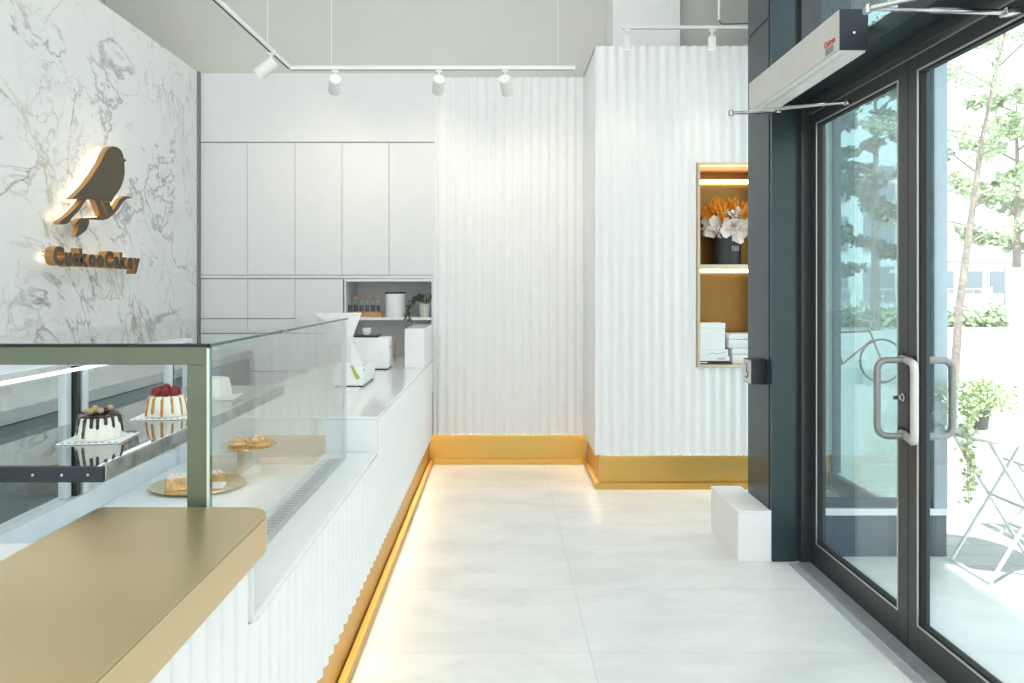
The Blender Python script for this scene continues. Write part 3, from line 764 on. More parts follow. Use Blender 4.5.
track('ceiling_track', 'white light track running back along the marble wall side', n1-(n0-n1)*.8, n0+Vector((0, -.015, 0)), .028, (.80,))
G = 'white spotlights on the light track'
sp = [(335, 'second white track spotlight from the left, aimed at the tall cupboards', 325, 175), (439, 'white track spotlight where the cupboards meet the fluted wall', 425, 180), (505, 'white track spotlight in front of the fluted back wall', 535, 200)]
for px, lb, ax, ay in sp:
    spot(lb, (at(px, 0, YT).x, YT, TZ), at(ax, ay, 5.9), .040, .125, G, 12)
tt = .36
spot('leftmost white track spotlight, tilted toward the bird sign', tuple(n0+dirn*.36), (-2.45, 4.2, 1.9), .040, .125, G, 10)
YT2 = 4.9; TZ2 = EYE+(CY-29)*YT2/F
track('ceiling_track', 'white light track above the bright fluted niche wall', (at(621, 0, YT2).x, YT2, TZ2), (2.3, YT2, TZ2), .022, (.235,))
spot('slim white spotlight at the near left end of the niche wall track', (at(627, 0, YT2).x, YT2, TZ2), (at(627, 0, YT2).x+.02, 5.1, .3), .027, .085, 'slim spotlights over the niche wall', 8)
spot('slim white spotlight close to the dark steel column', (at(712, 0, YT2).x, YT2, TZ2), (at(712, 0, YT2).x+.02, 5.1, .3), .027, .085, 'slim spotlights over the niche wall', 8)
c = at(719, 20, 5.0)
t = thing('power_feed', 'thin white conduit dropping to the light track with a curved cable', 'conduit', (c.x, 5.0, c.z))
ob('conduit', tube(B(), [(c.x, 5.0, 4.8), (c.x, 5.0, c.z)], .009, 12), 'white_paint', t, True)
ob('cable', tube(B(), arc_pts([(c.x, 5.0, c.z), (c.x+.015, 5.0, c.z-.028), (c.x+.12, 4.95, c.z-.045), (c.x+.3, 4.93, c.z-.045)], .05), .0035, 8), 'dark_ink', t, True)

# ------------------------------------------------------------------ display niche
NX0, NX1, NZ0, NZ1 = 1.424, 2.016, .886, 2.362
t = thing('display_niche', 'gold framed lit niche with two shelves set in the fluted wall', 'niche', ((NX0+NX1)/2, 5.35, NZ0))
fr = .018
b = bx(NX0, NX1, 5.150, 5.225, NZ0, NZ0+fr); box(b, NX0, NX1, 5.150, 5.225, NZ1-fr, NZ1); box(b, NX0, NX0+fr, 5.150, 5.225, NZ0+fr, NZ1-fr); box(b, NX1-fr, NX1, 5.150, 5.225, NZ0+fr, NZ1-fr)
ob('frame', b, 'gold_frame', t)
b = bx(NX0, NX1, 5.50, 5.515, NZ0, NZ1); box(b, NX0, NX0+fr, 5.2255, 5.50, NZ0, NZ1); box(b, NX1-fr, NX1, 5.2255, 5.50, NZ0, NZ1)
box(b, NX0+fr, NX1-fr, 5.2255, 5.50, NZ1-fr, NZ1); box(b, NX0+fr, NX1-fr, 5.2255, 5.50, NZ0, NZ0+fr-.0005)
ob('lining', b, 'gold_back', t)
NS = EYE+(CY-264.5)*5.17/F
ob('shelf', bx(NX0+fr+.001, NX1-fr-.001, 5.160, 5.499, NS-.028, NS, bev=.001), 'gold_frame', t)
ob('shelf_light', bx(NX0+.03, NX1-.03, 5.470, 5.495, NS-.050, NS-.0285), 'led_warm', t)
ob('top_light', bx(NX0+.03, NX1-.03, 5.470, 5.495, NZ1-fr-.085, NZ1-fr-.06), 'led_warm', t)
# flower box
c = at(727, 0, 5.33); fx, fy = c.x, 5.33
t = thing('flower_hatbox', 'round black box with a bow and framed label on the niche shelf', 'box', (fx, fy, NS+.0005))
zb = NS+.0005
ob('drum', lathe(B(), fx, fy, [(.096, zb), (.100, zb+.003), (.102, zb+.235), (.096, zb+.235), (.094, zb+.15)], 44), 'hatbox', t, True)
lbm = B(); lc = Vector((fx+.030, fy-.1025, zb+.120))
for (u0, u1, v0, v1) in ((-.026, .026, .014, .0165), (-.026, .026, -.0165, -.014), (-.026, -.0235, -.014, .014), (.0235, .026, -.014, .014), (-.018, .018, .000, .0045), (-.010, .010, -.008, -.0055)):
    box(lbm, lc.x+u0, lc.x+u1, lc.y, lc.y+.003, lc.z+v0, lc.z+v1, mtx=rot_about(lc, 'Z', .22))
ob('label', lbm, 'label_white', t)
# paper
t = thing('wheat_bouquet', 'bouquet of orange dried wheat wrapped in blush paper in the black box', 'bouquet', (fx, fy, zb+.19))
def crumple(seed, r0, r1, z0, z1, n=34, amp=.03):
    rr = random.Random(seed); b = bmesh.new(); rings = []
    for j in range(5):
        f = j/4; ring = []
        for i in range(n):
            a = 2*PI*i/n; w = 1+rr.uniform(-.16, .16)*f+.12*f*math.sin(5*a+seed)
            ring.append(b.verts.new((fx+(r0+(r1-r0)*f)*w*math.cos(a), min(fy+(r0+(r1-r0)*f)*w*math.sin(a)*.72, 5.46), z0+(z1-z0)*math.sin(f*PI*.62)+rr.uniform(-amp, amp)*f-(.06*max(0, math.sin(3*a+seed))*f if f > .7 else 0))))
        rings.append(ring)
    for q in range(4):
        for i in range(n): b.faces.new((rings[q][i], rings[q][(i+1) % n], rings[q+1][(i+1) % n], rings[q+1][i]))
    return b
def petal(bm, base, tip, w, rr):
    base, tip = Vector(base), Vector(tip); d = tip-base; s = d.cross(Vector((0, 1, .2))).normalized()*w
    k = Vector((0, -.02, 0)); v = [base-s*.3, base+s*.3, base+d*.5+s+k, base+d*.5-k*rr.uniform(-1, 1), base+d*.5-s-k, tip+s*.4, tip-s*.35+k]
    V = [bm.verts.new(q) for q in v]
    bm.faces.new((V[0], V[1], V[2], V[3])); bm.faces.new((V[0], V[3], V[4])); bm.faces.new((V[3], V[2], V[5])); bm.faces.new((V[3], V[5], V[6])); bm.faces.new((V[4], V[3], V[6]))
ppb = crumple(1, .06, .185, zb+.20, zb+.285)
rr = random.Random(5)
me_ = bpy.data.meshes.new('t')
for k in range(26):
    a = -PI+PI*k/25+rr.uniform(-.1, .1); q = rr.uniform(.15, .20)
    petal(ppb, (fx+.06*math.cos(a), fy+.05*math.sin(a), zb+.24+rr.uniform(0, .04)), (fx+q*math.cos(a), max(fy+q*.8*math.sin(a), 5.165), zb+.25+rr.uniform(-.04, .10)), rr.uniform(.035, .06), rr)
petal(ppb, (fx+.0, fy-.10, zb+.26), (fx+.065, fy-.135, zb+.155), .045, rr)
ob('wrapping_paper', ppb, 'paper', t)
b = B()
for k in range(150):
    a = rr.uniform(0, 2*PI); q = rr.uniform(.0, .085); tq = q*1.0+rr.uniform(.04, .125)
    p0 = Vector((fx+q*.5*math.cos(a), fy+q*.5*math.sin(a), zb+.20)); tipz = zb+.50-tq*.50+rr.uniform(-.03, .03)
    p2 = Vector((min(max(fx+tq*1.15*math.cos(a), NX0+.03), NX1-.03), min(max(fy+tq*.8*math.sin(a), 5.18), 5.46), tipz)); p1 = p0.lerp(p2, .55)+Vector((0, 0, .015))
    tube(b, [p0, p1, p2], [.002, .0022, .001], 4)
    d = (p2-p1)
    for s in range(7):
        c = p1+d*(s/6*.95); tube(b, [c, c+Vector((rr.uniform(-.010, .010), rr.uniform(-.010, .010), .020))+d*.12], [.0065, .0015], 4)
ob('wheat_stems', b, 'wheat', t)
b = B()
for k in range(9):
    c = Vector((fx+rr.uniform(-.03, .05), fy-.10+rr.uniform(-.02, .02), zb+.37+rr.uniform(-.01, .035)))
    for s in range(5): leaf(b, c, .035, rr)
ob('white_flower', b, 'plate_white', t)
# books and boxes on the lower shelf
zf = NZ0+fr
t = thing('hardback_book', 'black spined book at the bottom of the pile in the niche', 'book', (NX0+.13, 5.31, zf+.0005), 'books in the niche')
ob('cover', bx(NX0+.022, NX0+.245, 5.19, 5.44, zf+.0005, zf+.024, bev=.001), 'book_black', t)
ob('spine_print', bx(NX0+.03, NX0+.08, 5.1885, 5.1898, zf+.009, zf+.016), 'plate_white', t)
t = thing('hardback_book', 'pale grey book in the middle of the pile in the niche', 'book', (NX0+.13, 5.31, zf+.0245), 'books in the niche')
ob('cover', bx(NX0+.020, NX0+.242, 5.185, 5.435, zf+.0245, zf+.058, bev=.001), 'plate_white', t)
ob('spine_print', bx(NX0+.15, NX0+.21, 5.1835, 5.1848, zf+.034, zf+.048), 'book_grey', t)
t = thing('hardback_book', 'white book with a grey sketch on top of the pile in the niche', 'book', (NX0+.12, 5.3, zf+.0585), 'books in the niche')
ob('cover', bx(NX0+.022, NX0+.234, 5.195, 5.43, zf+.0585, zf+.105, bev=.001), 'plate_white', t)
b = B(); tube(b, [(NX0+.09, 5.1935, zf+.070), (NX0+.12, 5.1935, zf+.084), (NX0+.15, 5.1935, zf+.074), (NX0+.22, 5.1935, zf+.090)], .0035, 6)
ob('spine_print', b, 'book_grey', t)
t = thing('gift_box', 'square white box standing on the pile of books', 'box', (NX0+.12, 5.3, zf+.106))
ob('lid', bx(NX0+.024, NX0+.216, 5.20, 5.38, zf+.2625, zf+.298, bev=.003), 'plate_white', t)
ob('base', bx(NX0+.026, NX0+.214, 5.202, 5.378, zf+.1055, zf+.2620, bev=.003), 'plate_white', t)
def lidbox(label, x, z, lx, h):
    t = thing('lidded_box', label, 'box', (x, 5.32, z), 'stacked boxes in the niche')
    ob('base', bx(x-lx+.002, x+lx-.002, 5.215, 5.415, z+.0003, z+h*.6, bev=.006), 'plate_white', t, True)
    ob('lid', bx(x-lx, x+lx, 5.213, 5.417, z+h*.6+.0005, z+h, bev=.006), 'plate_white', t, True)
lidbox('lower white box right of the book pile, half hidden by the column', NX0+.395, zf+.0005, .125, .112)
lidbox('upper white box stacked right of the square box', NX0+.385, zf+.113, .14, .105)

# ------------------------------------------------------------------ column, door wall
b = bx(1.446, 1.57, 3.80, 3.83, 0, 4.8, bev=.001); box(b, 1.452, 1.70, 3.83, 3.848, 0, 4.8); box(b, 1.446, 1.70, 3.848, 4.17, 0, 2.905, bev=.001); box(b, 1.446, 1.70, 3.848, 4.17, 2.915, 4.8, bev=.001); box(b, 1.452, 1.69, 3.848, 4.16, 2.905, 2.915)
struct('wall_column', b, 'teal_panel')
struct('wall_column_jamb', bx(1.57, 1.592, 3.812, 3.83, 0, 4.8), 'frame_dark')
# white block at the column foot
t = thing('white_foot_box', 'white box casing on the floor against the dark steel column', 'box', (1.355, 4.04, 0))
ob('shell', bx(1.265, 1.443, 3.80, 4.284, .0, .258, bev=.002), 'white_paint', t)
ob('top_lid', bx(1.263, 1.443, 3.798, 4.286, .2585, .270, bev=.002), 'white_paint', t)
# access button box
t = thing('door_push_button', 'square automatic door button with wheelchair mark on the dark column', 'button', (1.40, 3.94, 1.0))
zb0 = EYE+(CY-384.5)*3.88/F; zb1 = EYE+(CY-360)*3.88/F
ob('housing', bx(1.364, 1.4455, 3.88, 4.007, zb0, zb1, bev=.003), 'black', t)
ob('plate', bx(1.3615, 1.3638, 3.885, 4.002, zb0+.004, zb1-.004), 'steel_pale', t)
b = B(); zc_ = (zb0+zb1)/2; w = []
for k in range(15): a = -2.6+k*4.0/14; w.append((1.3605, 3.945-.020*math.cos(a), zc_-.018+.020*math.sin(a)))
tube(b, w, .0022, 6); tube(b, [(1.3605, 3.945, zc_+.030), (1.3605, 3.945, zc_-.005), (1.3605, 3.93, zc_-.005), (1.3605, 3.921, zc_-.028)], .0025, 6); ball(b, (1.3605, 3.945, zc_+.038), .005, 1)
ob('wheelchair_mark', b, 'dark_ink', t)

XD = 1.64
DT = 2.373
# fixed frame (jambs, head, header) = structure
b = bx(1.592, 1.70, 3.775, 3.83, 0, 4.8, bev=.002); box(b, 1.60, 1.70, 1.88, 1.965, 0, 4.8, bev=.002); box(b, 1.61, 1.70, 1.965, 3.775, DT+.012, 2.44, bev=.002)
struct('trim_6', b, 'frame_dark')
b = bx(1.50, 1.70, 1.2, 3.775, 2.44, 2.515, bev=.002)
struct('trim_7', b, 'teal_panel')
b = bx(1.60, 1.70, 1.2, 3.775, 3.26, 3.34); box(b, 1.62, 1.69, 2.87, 2.91, 2.515, 3.26)
struct('trim_8', b, 'teal_panel')
struct('window_1', bx(1.655, 1.665, 1.2, 3.775, 2.515, 3.26), 'door_glass')
struct('wall_right_upper', bx(1.60, 1.72, -3, 3.80, 3.34, 4.8), 'grey_wall')
b = bx(1.60, 1.70, -3, 1.88, 0, .12); box(b, 1.60, 1.70, -3, 1.88, 2.44, 2.52)
struct('trim_9', b, 'frame_dark')
struct('wall_right_blocker', bx(1.62, 1.70, -3, .9, .12, 2.44), 'white_paint')  # unseen solid wall added to cut daylight on the counter front
struct('window_2', bx(1.655, 1.665, .9, 1.88, .12, 2.44), 'door_glass')
# doors
def leafdoor(name, label, y0, y1, hinge_far):
    t = thing(name, label, 'door', (XD+.02, (y0+y1)/2, .004)); s = .072
    x0, x1 = XD, XD+.045
    b = bx(x0, x1, y0, y0+s, .004, DT, bev=.002); box(b, x0, x1, y1-s, y1, .004, DT, bev=.002)
    box(b, x0, x1, y0+s, y1-s, .004, .133, bev=.002); box(b, x0, x1, y0+s, y1-s, DT-.07, DT, bev=.002)
    ob('frame', b, 'frame_dark', t)
    b = B(); g = .007
    for xa, xb in ((x0-.004, x0-.0003),):
        box(b, xa, xb, y0+s-g, y1-s+g, .133-g, .133); box(b, xa, xb, y0+s-g, y1-s+g, DT-.07, DT-.07+g)
        box(b, xa, xb, y0+s-g, y0+s, .133, DT-.07); box(b, xa, xb, y1-s, y1-s+g, .133, DT-.07)
    ob('glazing_bead', b, 'steel_pale', t)
    ob('pane', bx(x0+.026, x0+.034, y0+s-.001, y1-s+.001, .132, DT-.069), 'door_glass', t)
    b = bx(x0+.003, x0+.0255, y0+s, y0+s+.008, .133, DT-.07); box(b, x0+.003, x0+.0255, y1-s-.008, y1-s, .133, DT-.07); box(b, x0+.003, x0+.0255, y0+s+.008, y1-s-.008, .133, .141); box(b, x0+.003, x0+.0255, y0+s+.008, y1-s-.008, DT-.078, DT-.07)
    ob('gasket', b, 'rubber', t)
    ob('top_edge', bx(x0-.002, x0+.0, y0, y1, DT-.003, DT), 'steel_pale', t)
    return t
d1 = leafdoor('glass_door', 'dark framed glass door leaf beside the steel column', 2.876, 3.77, True)
d2 = leafdoor('glass_door', 'nearer dark framed glass door leaf cut by the right edge', 1.97, 2.872, False)
HT, HB = EYE-.283, EYE-.585
def dhandle(par, lab, y0, y1, x0, xb, m, r=.0125):
    pts = arc_pts([(x0, y0, HT), (xb, y1, HT), (xb, y1, HB), (x0, y0, HB)], .045, 7)
    h = ob('pull_handle', tube(B(), pts, r, 14), m, par, True); h['label'] = lab
    for z in (HT, HB):
        b = bx(min(x0, x0+math.copysign(.006, xb-x0)), max(x0, x0+math.copysign(.006, xb-x0)), y0-.018, y0+.018, z-.022, z+.022, bev=.002); ob('mount', b, 'black', h)
dhandle(d2, 'dull grey inner pull handle', 2.835, 2.85, XD-.001, 1.503, 'handle_grey')
dhandle(d1, 'pale offset inner pull handle', 2.915, 2.70, XD-.001, 1.565, 'handle_pale', .0145)
dhandle(d2, 'grey outer pull handle', 2.835, 2.845, XD+.046, 1.80, 'handle_grey', .0145)
c = at(903, 398, 2.888)
b = lathe(B(), 0, 0, [(.017, 0), (.017, .006), (.011, .009), (.011, .016)], 24); bmesh.ops.transform(b, matrix=Matrix.Translation((XD-.0002, 2.905, c.z)) @ Matrix.Rotation(-PI/2, 4, 'Y'), verts=b.verts)
lk = ob('lock_cylinder', b, 'chrome', d1, True)
ob('key', bx(XD-.045, XD-.0165, 2.903, 2.907, c.z-.009, c.z+.006, bev=.001), 'chrome', lk)
# closers
def closer(label, piv, elb, shoe):
    piv, elb, shoe = Vector(piv), Vector(elb), Vector(shoe)
    t = thing('door_closer', label, 'door closer', tuple(piv), 'door closer arms')
    ob('main_arm', tube(B(), [piv, piv.lerp(elb, .5), elb], [.012, .010, .008], 10), 'chrome', t, True)
    ob('forearm', tube(B(), [elb, elb.lerp(shoe, .45), elb.lerp(shoe, .46), shoe], [.006, .006, .009, .009], 10), 'chrome', t, True)
    ob('elbow_joint', lathe(B(), elb.x, elb.y, [(.011, elb.z-.014), (.013, elb.z-.01), (.013, elb.z+.01), (.009, elb.z+.014)], 16), 'chrome', t, True)
    ob('pivot', lathe(B(), piv.x, piv.y, [(.018, piv.z-.012), (.020, piv.z-.008), (.018, piv.z+.016)], 16), 'chrome', t, True)
    ob('shoe', bx(shoe.x-.006, XD-.0045, shoe.y-.028, shoe.y+.014, shoe.z-.014, shoe.z+.008, bev=.004), 'chrome', t, True)
e1 = at(731, 113, 3.60); s1 = at(845, 102.5, 3.36)
closer('chrome hinged door closer arm beneath the far end of the air curtain', (1.462, 3.765, EYE+.936), e1, (s1.x, s1.y, s1.z))
s2 = at(1003, 12, 2.26); e2 = at(867, 9, 2.24)
closer('chrome door closer arm over the nearer door leaf at the top right', (1.50, 2.02, EYE+.90), e2, (s2.x, s2.y, s2.z))
# air curtain
A0, A1, AY0, AY1, AZ0, AZ1 = 1.318, 1.425, 2.78, 3.785, 2.378, 2.537
t = thing('air_curtain', 'long pale grey air curtain unit mounted above the doors', 'air curtain', ((A0+A1)/2, (AY0+AY1)/2, AZ0))
ob('shell', bx(A0, A1, AY0, AY1, AZ0+.004, AZ1, bev=.002), 'curtain_box', t)
b = bx(A0+.004, A1, AY0+.01, AY1-.01, AZ0-.004, AZ0+.0035); box(b, A0+.030, A0+.034, AY0+.02, AY1-.02, AZ0-.0052, AZ0-.0042, mi=1)
for k in range(3): box(b, A0+.012, A0+.018, AY0+.2+.3*k, AY0+.206+.3*k, AZ0-.0052, AZ0-.0042, mi=1)
ob('air_outlet', b, ['curtain_low', 'steel_pale'], t)
e = ob('end_cap', bx(A0+.001, A1+.004, AY0-.006, AY0-.0003, AZ0, AZ1, bev=.001), 'navy_end', t)
b = lathe(B(), 0, 0, [(.006, 0), (.006, .003), (.003, .005)], 14); bmesh.ops.transform(b, matrix=Matrix.Translation((A0+.056, AY0-.0062, AZ0+.066)) @ Matrix.Rotation(PI/2, 4, 'X'), verts=b.verts)
ob('screw', b, 'chrome', e)
ob('bracket', bx(A1+.0005, 1.60, AY0+.15, AY0+.19, 2.5155, 2.5285), 'frame_dark', t)
ob('bracket', bx(A1+.0005, 1.60, AY1-.19, AY1-.15, 2.5155, 2.5285), 'frame_dark', t)
cu = bpy.data.curves.new('g', 'FONT'); cu.body = 'Curtron'; cu.size = .036; cu.extrude = .0006; cu.offset = .0008
o = bpy.data.objects.new('g', cu); COL.objects.link(o); bpy.context.view_layer.update()
me = bpy.data.meshes.new_from_object(o.evaluated_get(bpy.context.evaluated_depsgraph_get())); bpy.data.objects.remove(o)
b = B(); b.from_mesh(me)
w = max(v.co.x for v in b.verts)
for v in b.verts: v.co = Vector((A0-.0008-v.co.z, 2.905-v.co.x/w*.092, AZ0+.046+v.co.y))
ob('brand_lettering', b, 'red_ink', t)
b = B()
for k in range(4): box(b, A0-.0012, A0-.0003, 2.825, 2.895, AZ0+.014+k*.007, AZ0+.0165+k*.007)
ob('small_print', b, 'dark_ink', t)

# threshold
b = bx(1.52, 1.638, 1.9, 3.77, 0.0002, .006, bev=.001)
for k in range(8): box(b, 1.560+k*.010, 1.565+k*.010, 1.9, 3.77, .0061, .0105); box(b, 1.565+k*.010, 1.570+k*.010, 1.9, 3.77, .0061, .0064, mi=1)
struct('trim_10', b, ['threshold', 'black'])

# return shop window outside the doors
b = bx(1.72, 2.42, 3.875, 3.925, 0, .225); struct('wall_return_base', b, 'blue_dark')
b = bx(1.72, 2.42, 3.865, 3.935, .225, .262, bev=.002); box(b, 1.72, 2.38, 3.865, 3.935, 3.26, 3.34); struct('trim_11', b, 'alu_white')
struct('trim_12', bx(1.72, 2.38, 3.885, 3.915, .263, .31), 'blue_dark')
struct('window_3', bx(1.72, 2.38, 3.895, 3.905, .31, 3.26), 'return_glass')
struct('trim_13', bx(2.348, 2.42, 3.865, 3.935, .263, 4.8, bev=.002), 'blue_alu')
struct('window_4', bx(2.40, 2.41, 3.94, 5.16, .12, 3.26), 'door_glass')
b = bx(2.38, 2.43, 3.94, 6.6, 0, .12); box(b, 2.38, 2.43, 3.94, 6.6, 3.26, 4.8); box(b, 2.415, 2.46, 5.16, 6.6, .12, 3.26)
struct('wall_facade', b, 'blue_dark')
struct('ceiling_soffit', bx(1.72, 2.44, -3, 3.86, 4.4, 4.5), 'upper_white')
struct('wall_facade_upper', bx(1.74, 2.44, -3, 3.86, 4.501, 4.8), 'white_paint')
struct('wall_return_upper', bx(1.705, 2.345, 3.87, 3.93, 3.341, 4.8), 'blue_dark')

# unseen ceiling panels added to fill the room with light
for i, (x, y) in enumerate(((-.9, 2.2), (.6, 2.6), (-.9, .2), (.6, .2), (-1.8, 4.4), (.1, 4.5))):
    t = thing('ceiling_fill_panel', 'added unseen fill panel on the high ceiling above '+['the display case', 'the middle of the open floor', 'the near left corner of the room', 'the floor just right of the camera', 'the far end of the marble wall', 'the fluted wall recess'][i], 'light', (x, y, 4.76), 'added ceiling fill panels')
    ob('housing', bx(x-.32, x+.32, y-.32, y+.32, 4.765, 4.798), 'white_paint', t)
    ob('diffuser', bx(x-.30, x+.30, y-.30, y+.30, 4.755, 4.764), 'fill_panel', t)

# ------------------------------------------------------------------ outside
def tree(name, label, base, h, spread, leaves, leafsize, mleaf, seed, crown0=.35, group=None, lean=(0, 0), r0=.07):
    rr = random.Random(seed); base = Vector(base)
    t = thing(name, label, 'tree', tuple(base), group)
    b = B(); lv = B(); tips = []
    pts = [base+Vector((lean[0]*(.25*f+.75*f*f)+rr.uniform(-.05, .05)*h*.1, lean[1]*f, h*f)) for f in (0, .2, .4, .6, .8, .97)]
    pts[0] = base.copy()
    tube(b, pts, [r0*1.2, r0, r0*.85, r0*.6, r0*.35, r0*.1], 9)
    n = 16
    for k in range(n):
        f = crown0+(1-crown0)*(k+.3)/n; i = min(4, int(f*5)); c = pts[i].lerp(pts[i+1], f*5-i if f*5-i < 1 else .9)
        a = k*2.4; L_ = spread*(1.15-.75*abs(f-.55)*1.6)*rr.uniform(.7, 1)
        e = c+Vector((math.cos(a)*L_, math.sin(a)*L_, L_*rr.uniform(.1, .55))); m_ = c.lerp(e, .5)+Vector((0, 0, L_*.10))
        tube(b, [c, m_, e], [r0*.32, r0*.18, r0*.05], 6)
        for s in range(3):
            q = c.lerp(e, rr.uniform(.4, 1)); e2 = q+Vector((rr.uniform(-1, 1), rr.uniform(-1, 1), rr.uniform(-.2, .6)))*L_*.4
            tube(b, [q, e2], [r0*.1, r0*.03], 4); tips += [(q, e2)]
        tips.append((m_, e))
    for k in range(leaves):
        p, q = rr.choice(tips); c = p.lerp(q, rr.uniform(.1, 1.1))+Vector((rr.gauss(0, .10), rr.gauss(0, .10), rr.gauss(0, .06)))*spread*.55
        leaf(lv, c, leafsize, rr)
    ob('trunk', b, 'trunk', t, True); ob('foliage', lv, mleaf, t)
tree('street_tree', 'slender pale street tree seen through the nearer door', (6.28, 9.9, 0), 5.9, 1.35, 7500, .048, 'leaf_tree', 11, .34, lean=(.95, 0), r0=.05)
tree('dense_tree', 'dark green tree beside the column, standing in for a window reflection', (13.1, 25, 0), 10.5, 2.0, 14000, .20, 'leaf_deep', 5, .22, r0=.14)  # solid tree in place of one mirrored in the return window
tree('dense_tree', 'dark green tree farthest left, standing in for a window reflection', (8.55, 19, 0), 8.0, 1.3, 7000, .16, 'leaf_deep', 21, .2, r0=.12)  # likewise replaces mirrored foliage with a solid tree
tree('dense_tree', 'tall tree with pale leaves far behind the street tree', (27.5, 38, 0), 12, 3.6, 3500, .4, 'leaf_tree', 31, .25, r0=.2)
# bistro table
TX, TY, TH = 2.61, 3.66, .715
t = thing('bistro_table', 'white folding bistro table with crossed legs on the sunny terrace', 'table', (TX, TY, 0))
ob('table_top', lathe(B(), TX, TY, [(.28, TH-.018), (.284, TH-.014), (.284, TH-.003), (.28, TH), (.02, TH)], 48), 'street_white', t, True)
for s, y in ((1, -.15), (-1, -.15), (1, .15), (-1, .15)):
    p0 = Vector((TX-s*.20, TY+y+s*.01, TH-.02)); p1 = Vector((TX+s*.21, TY+y+s*.01, .012))
    ob('leg', tube(B(), [p0, p1], .009, 10), 'street_white', t, True)
for x, z in ((.21, .012), (-.21, .012), (.0, .36), (.11, .2)):
    ob('crossbar', tube(B(), [(TX+x, TY-.17, z), (TX+x, TY+.17, z)], .008, 8), 'street_white', t, True)
# folding chair beside
CXx, CYy = 3.18, 4.05
t = thing('folding_chair', 'white slatted folding chair behind the bistro table', 'chair', (CXx, CYy, 0))
b = B()
for k in range(5): box(b, CXx-.20+k*.085, CXx-.14+k*.085, CYy-.19, CYy+.19, .44, .455, bev=.003)
ob('seat', b, 'street_white', t)
for sy_ in (-.18, .18):
    ob('leg', tube(B(), [(CXx-.22, CYy+sy_, .0), (CXx+.20, CYy+sy_, .45)], .009, 8), 'street_white', t, True)
    ob('leg', tube(B(), [(CXx+.22, CYy+sy_*1.06, .0), (CXx-.14, CYy+sy_*1.06, .45)], .009, 8), 'street_white', t, True)
    ob('back_frame', tube(B(), [(CXx+.20, CYy+sy_, .45), (CXx+.26, CYy+sy_, .84)], .009, 8), 'street_white', t, True)
b = B()
for z in (.68, .78): box(b, CXx+.228, CXx+.246, CYy-.18, CYy+.18, z, z+.05, bev=.003)
ob('backrest', b, 'street_white', t)
# potted plant
pcx, pcy = 2.515, 3.76
t = thing('potted_plant', 'dark pot with pale trailing leaves on the bistro table', 'plant', (pcx, pcy, TH))
ob('pot', lathe(B(), pcx, pcy, [(.040, TH+.0005), (.042, TH+.004), (.056, TH+.105), (.060, TH+.108), (.060, TH+.12), (.052, TH+.12)], 24), 'pot_dark', t, True)
b = B(); rr = random.Random(8); st = B()
for k in range(1300):
    a = rr.uniform(0, 2*PI); q = abs(rr.gauss(0, .10)); leaf(b, (pcx+.02+q*1.25*math.cos(a), pcy+q*math.sin(a), TH+.15+rr.uniform(-.04, .11)-q*.25), .022, rr)
for k in range(4):
    x0, y0 = pcx-.12-.02*k, pcy-.10-.03*k
    tp = [(pcx, pcy, TH+.13), (pcx-.10, pcy-.1, TH+.13), (x0-.06, y0-.08, TH-.02), (x0-.03-.01*k, y0-.10, TH-.22-.03*k)]; tube(st, tp, .002, 5)
    for s in range(3):
        for q in range(34): leaf(b, Vector(tp[s]).lerp(Vector(tp[s+1]), rr.random())+Vector((rr.gauss(0, .014), rr.gauss(0, .014), rr.gauss(0, .014))), .028, rr)
ob('foliage', b, 'leaf_pale', t); ob('stem', st, 'leaf_pale', t)
# far hedge strip, fence, building, hoarding
c = ob('hedge', B(), 'leaf_deep', None, loc=(17, 30, 0)) if False else None
b = B(); rr = random.Random(12)
for k in range(2600): leaf(b, (rr.uniform(11, 19.5), rr.uniform(27.2, 28.2), abs(rr.gauss(0, .35))), .22, rr)
c = ob('verge_plants', b, 'leaf_tree'); tag(c, 'low green planting strip across the street', 'plants', kind='stuff')
t = thing('street_fence', 'pale wire fence across the street behind the planting strip', 'fence', (17, 28.6, 0))
b = bx(12, 19.6, 28.58, 28.62, 1.42, 1.47)
for k in range(24): box(b, 12+k*.33, 12.015+k*.33, 28.59, 28.61, .1, 1.42)
ob('mesh_panel', b, 'street_white', t)
for k in range(5): ob('post', bx(12+k*1.9, 12.07+k*1.9, 28.55, 28.65, 0, 1.55), 'street_white', t)
c = ob('site_hoarding', bx(19.8, 30, 28, 28.1, 0, 2.3), 'hoarding_pale'); tag(c, 'plain pale hoarding panel across the street at the right edge', 'hoarding')
t = thing('street_building', 'pale low building with window band across the street', 'building', (24, 47, 0))
ob('wall', bx(16, 40, 47, 54, 0, 3.3), 'building_pale', t)
ob('roof', bx(15.8, 40.2, 46.7, 54.2, 3.301, 3.6), 'street_white', t)
for k in range(12): ob('window', bx(17+k*1.9, 18.4+k*1.9, 46.94, 46.995, 1.2, 2.6), 'building_blue', t)
t = thing('street_building', 'blue grey building behind the dark trees', 'building', (17, 36, 0))
ob('wall', bx(13.5, 21, 37, 45, 0, 8), 'building_pale', t)
for k in range(3):
    for q in range(3): ob('window', bx(14+k*2.4, 15.6+k*2.4, 36.94, 36.995, .8+q*2.6, 2.6+q*2.6), 'building_blue', t)
struct('ground_road', bx(4, 60, 16.5, 26.5, -.002, .004), 'asphalt')
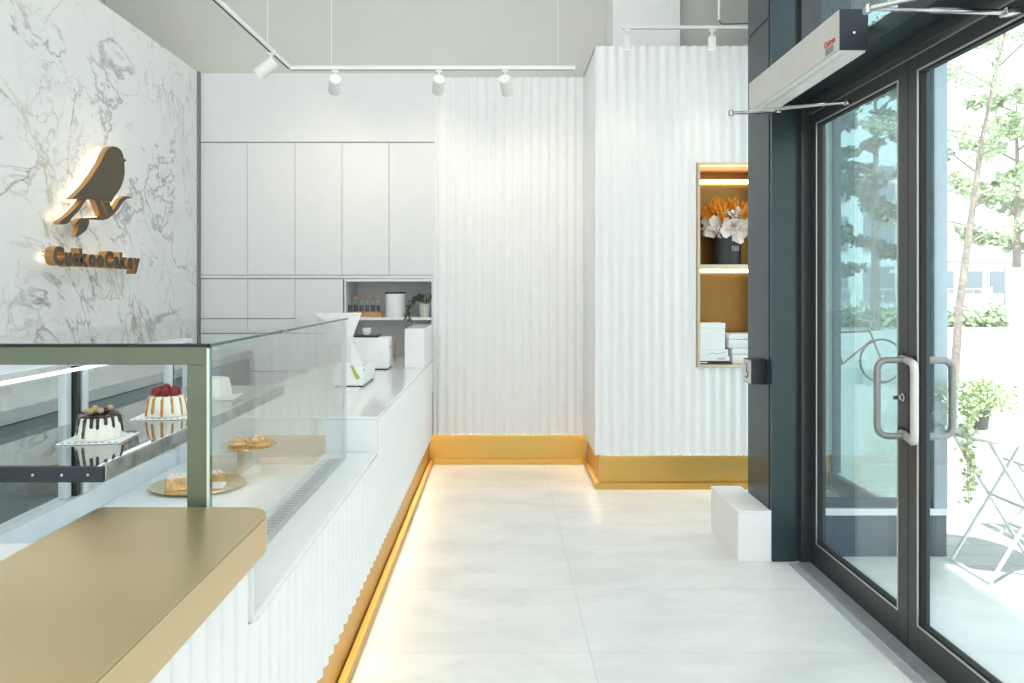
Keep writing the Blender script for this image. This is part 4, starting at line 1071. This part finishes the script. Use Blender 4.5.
# bicycle built solid in place of a reflection in the return window
def bicycle(x, y):
    t = thing('bicycle', 'bicycle outside by the column, standing in for a window reflection', 'bicycle', (x, y, 0))
    for dx in (-.52, .52):
        b = B(); pts = [(x+dx+.33*math.cos(2*PI*k/28), y, .345+.33*math.sin(2*PI*k/28)) for k in range(29)]
        tube(b, pts, .016, 8); wh = ob('wheel', b, 'tyre', t, True)
        s = B()
        for k in range(12): tube(s, [(x+dx, y, .345), (x+dx+.32*math.cos(2*PI*k/12), y, .345+.32*math.sin(2*PI*k/12))], .002, 4)
        ob('spokes', s, 'chrome', wh)
    b = B(); bbk = (x-.08, y, .30); seat = (x-.22, y, .78); head = (x+.34, y, .80)
    for p, q in ((bbk, seat), (seat, head), (bbk, (head[0]+.02, y, .66)), (bbk, (x-.52, y, .345)), (seat, (x-.52, y, .345)), (head, (x+.52, y, .345))): tube(b, [p, q], .015, 8)
    ob('frame', b, 'red_paint', t, True)
    ob('saddle', ball(B(), (seat[0]-.02, y, .86), .10, 2, sc=(1.2, .6, .3)), 'black', t, True)
    ob('handlebar', tube(B(), [(head[0]-.05, y-.25, .98), (head[0]+.02, y, .96), (head[0]-.05, y+.25, .98)], .012, 8), 'chrome', t, True)
    ob('stem', tube(B(), [head, (head[0]+.02, y, .96)], .012, 8), 'chrome', t, True); ob('seat_post', tube(B(), [seat, (seat[0]-.01, y, .84)], .012, 8), 'chrome', t, True)
bicycle(5.35, 11.0)

# ------------------------------------------------------------------ light
w = bpy.data.worlds.new('World'); SC.world = w; w.use_nodes = True; nt = w.node_tree
bg = nt.nodes['Background']
tc = nt.nodes.new('ShaderNodeTexCoord'); sp_ = nt.nodes.new('ShaderNodeSeparateXYZ'); rp = nt.nodes.new('ShaderNodeValToRGB')
nt.links.new(tc.outputs['Generated'], sp_.inputs[0]); nt.links.new(sp_.outputs[2], rp.inputs[0])
rp.color_ramp.elements[0].position = 0; rp.color_ramp.elements[0].color = (.95, .98, 1, 1)
rp.color_ramp.elements[1].position = .7; rp.color_ramp.elements[1].color = (.80, .92, 1, 1)
nt.links.new(rp.outputs[0], bg.inputs[0]); bg.inputs[1].default_value = 2.5
s = bpy.data.lights.new('sun', 'SUN'); s.energy = 8; s.angle = math.radians(1.5); s.color = (1, .97, .92)
so = bpy.data.objects.new('sun', s); COL.objects.link(so)
so.rotation_euler = (Vector((-.03, .42, -1))).to_track_quat('-Z', 'Y').to_euler(); so.location = (5, -5, 20)

cam = bpy.data.cameras.new('camera'); co = bpy.data.objects.new('camera', cam); COL.objects.link(co)
co.location = (0, 0, EYE); co.rotation_euler = (PI/2, 0, 0)
cam.sensor_width = 36; cam.sensor_fit = 'HORIZONTAL'; cam.lens = 36*F/1024
cam.shift_x = (512-CX)/1024; cam.shift_y = -(341.5-CY)/1024; cam.clip_start = .02; cam.clip_end = 300
SC.camera = co
SC.cycles.transparent_max_bounces = 24; SC.cycles.max_bounces = 12
vs = SC.view_settings; vs.view_transform = 'Standard'; vs.look = 'None'; vs.gamma = 1; vs.use_curve_mapping = False; vs.exposure = 0.0
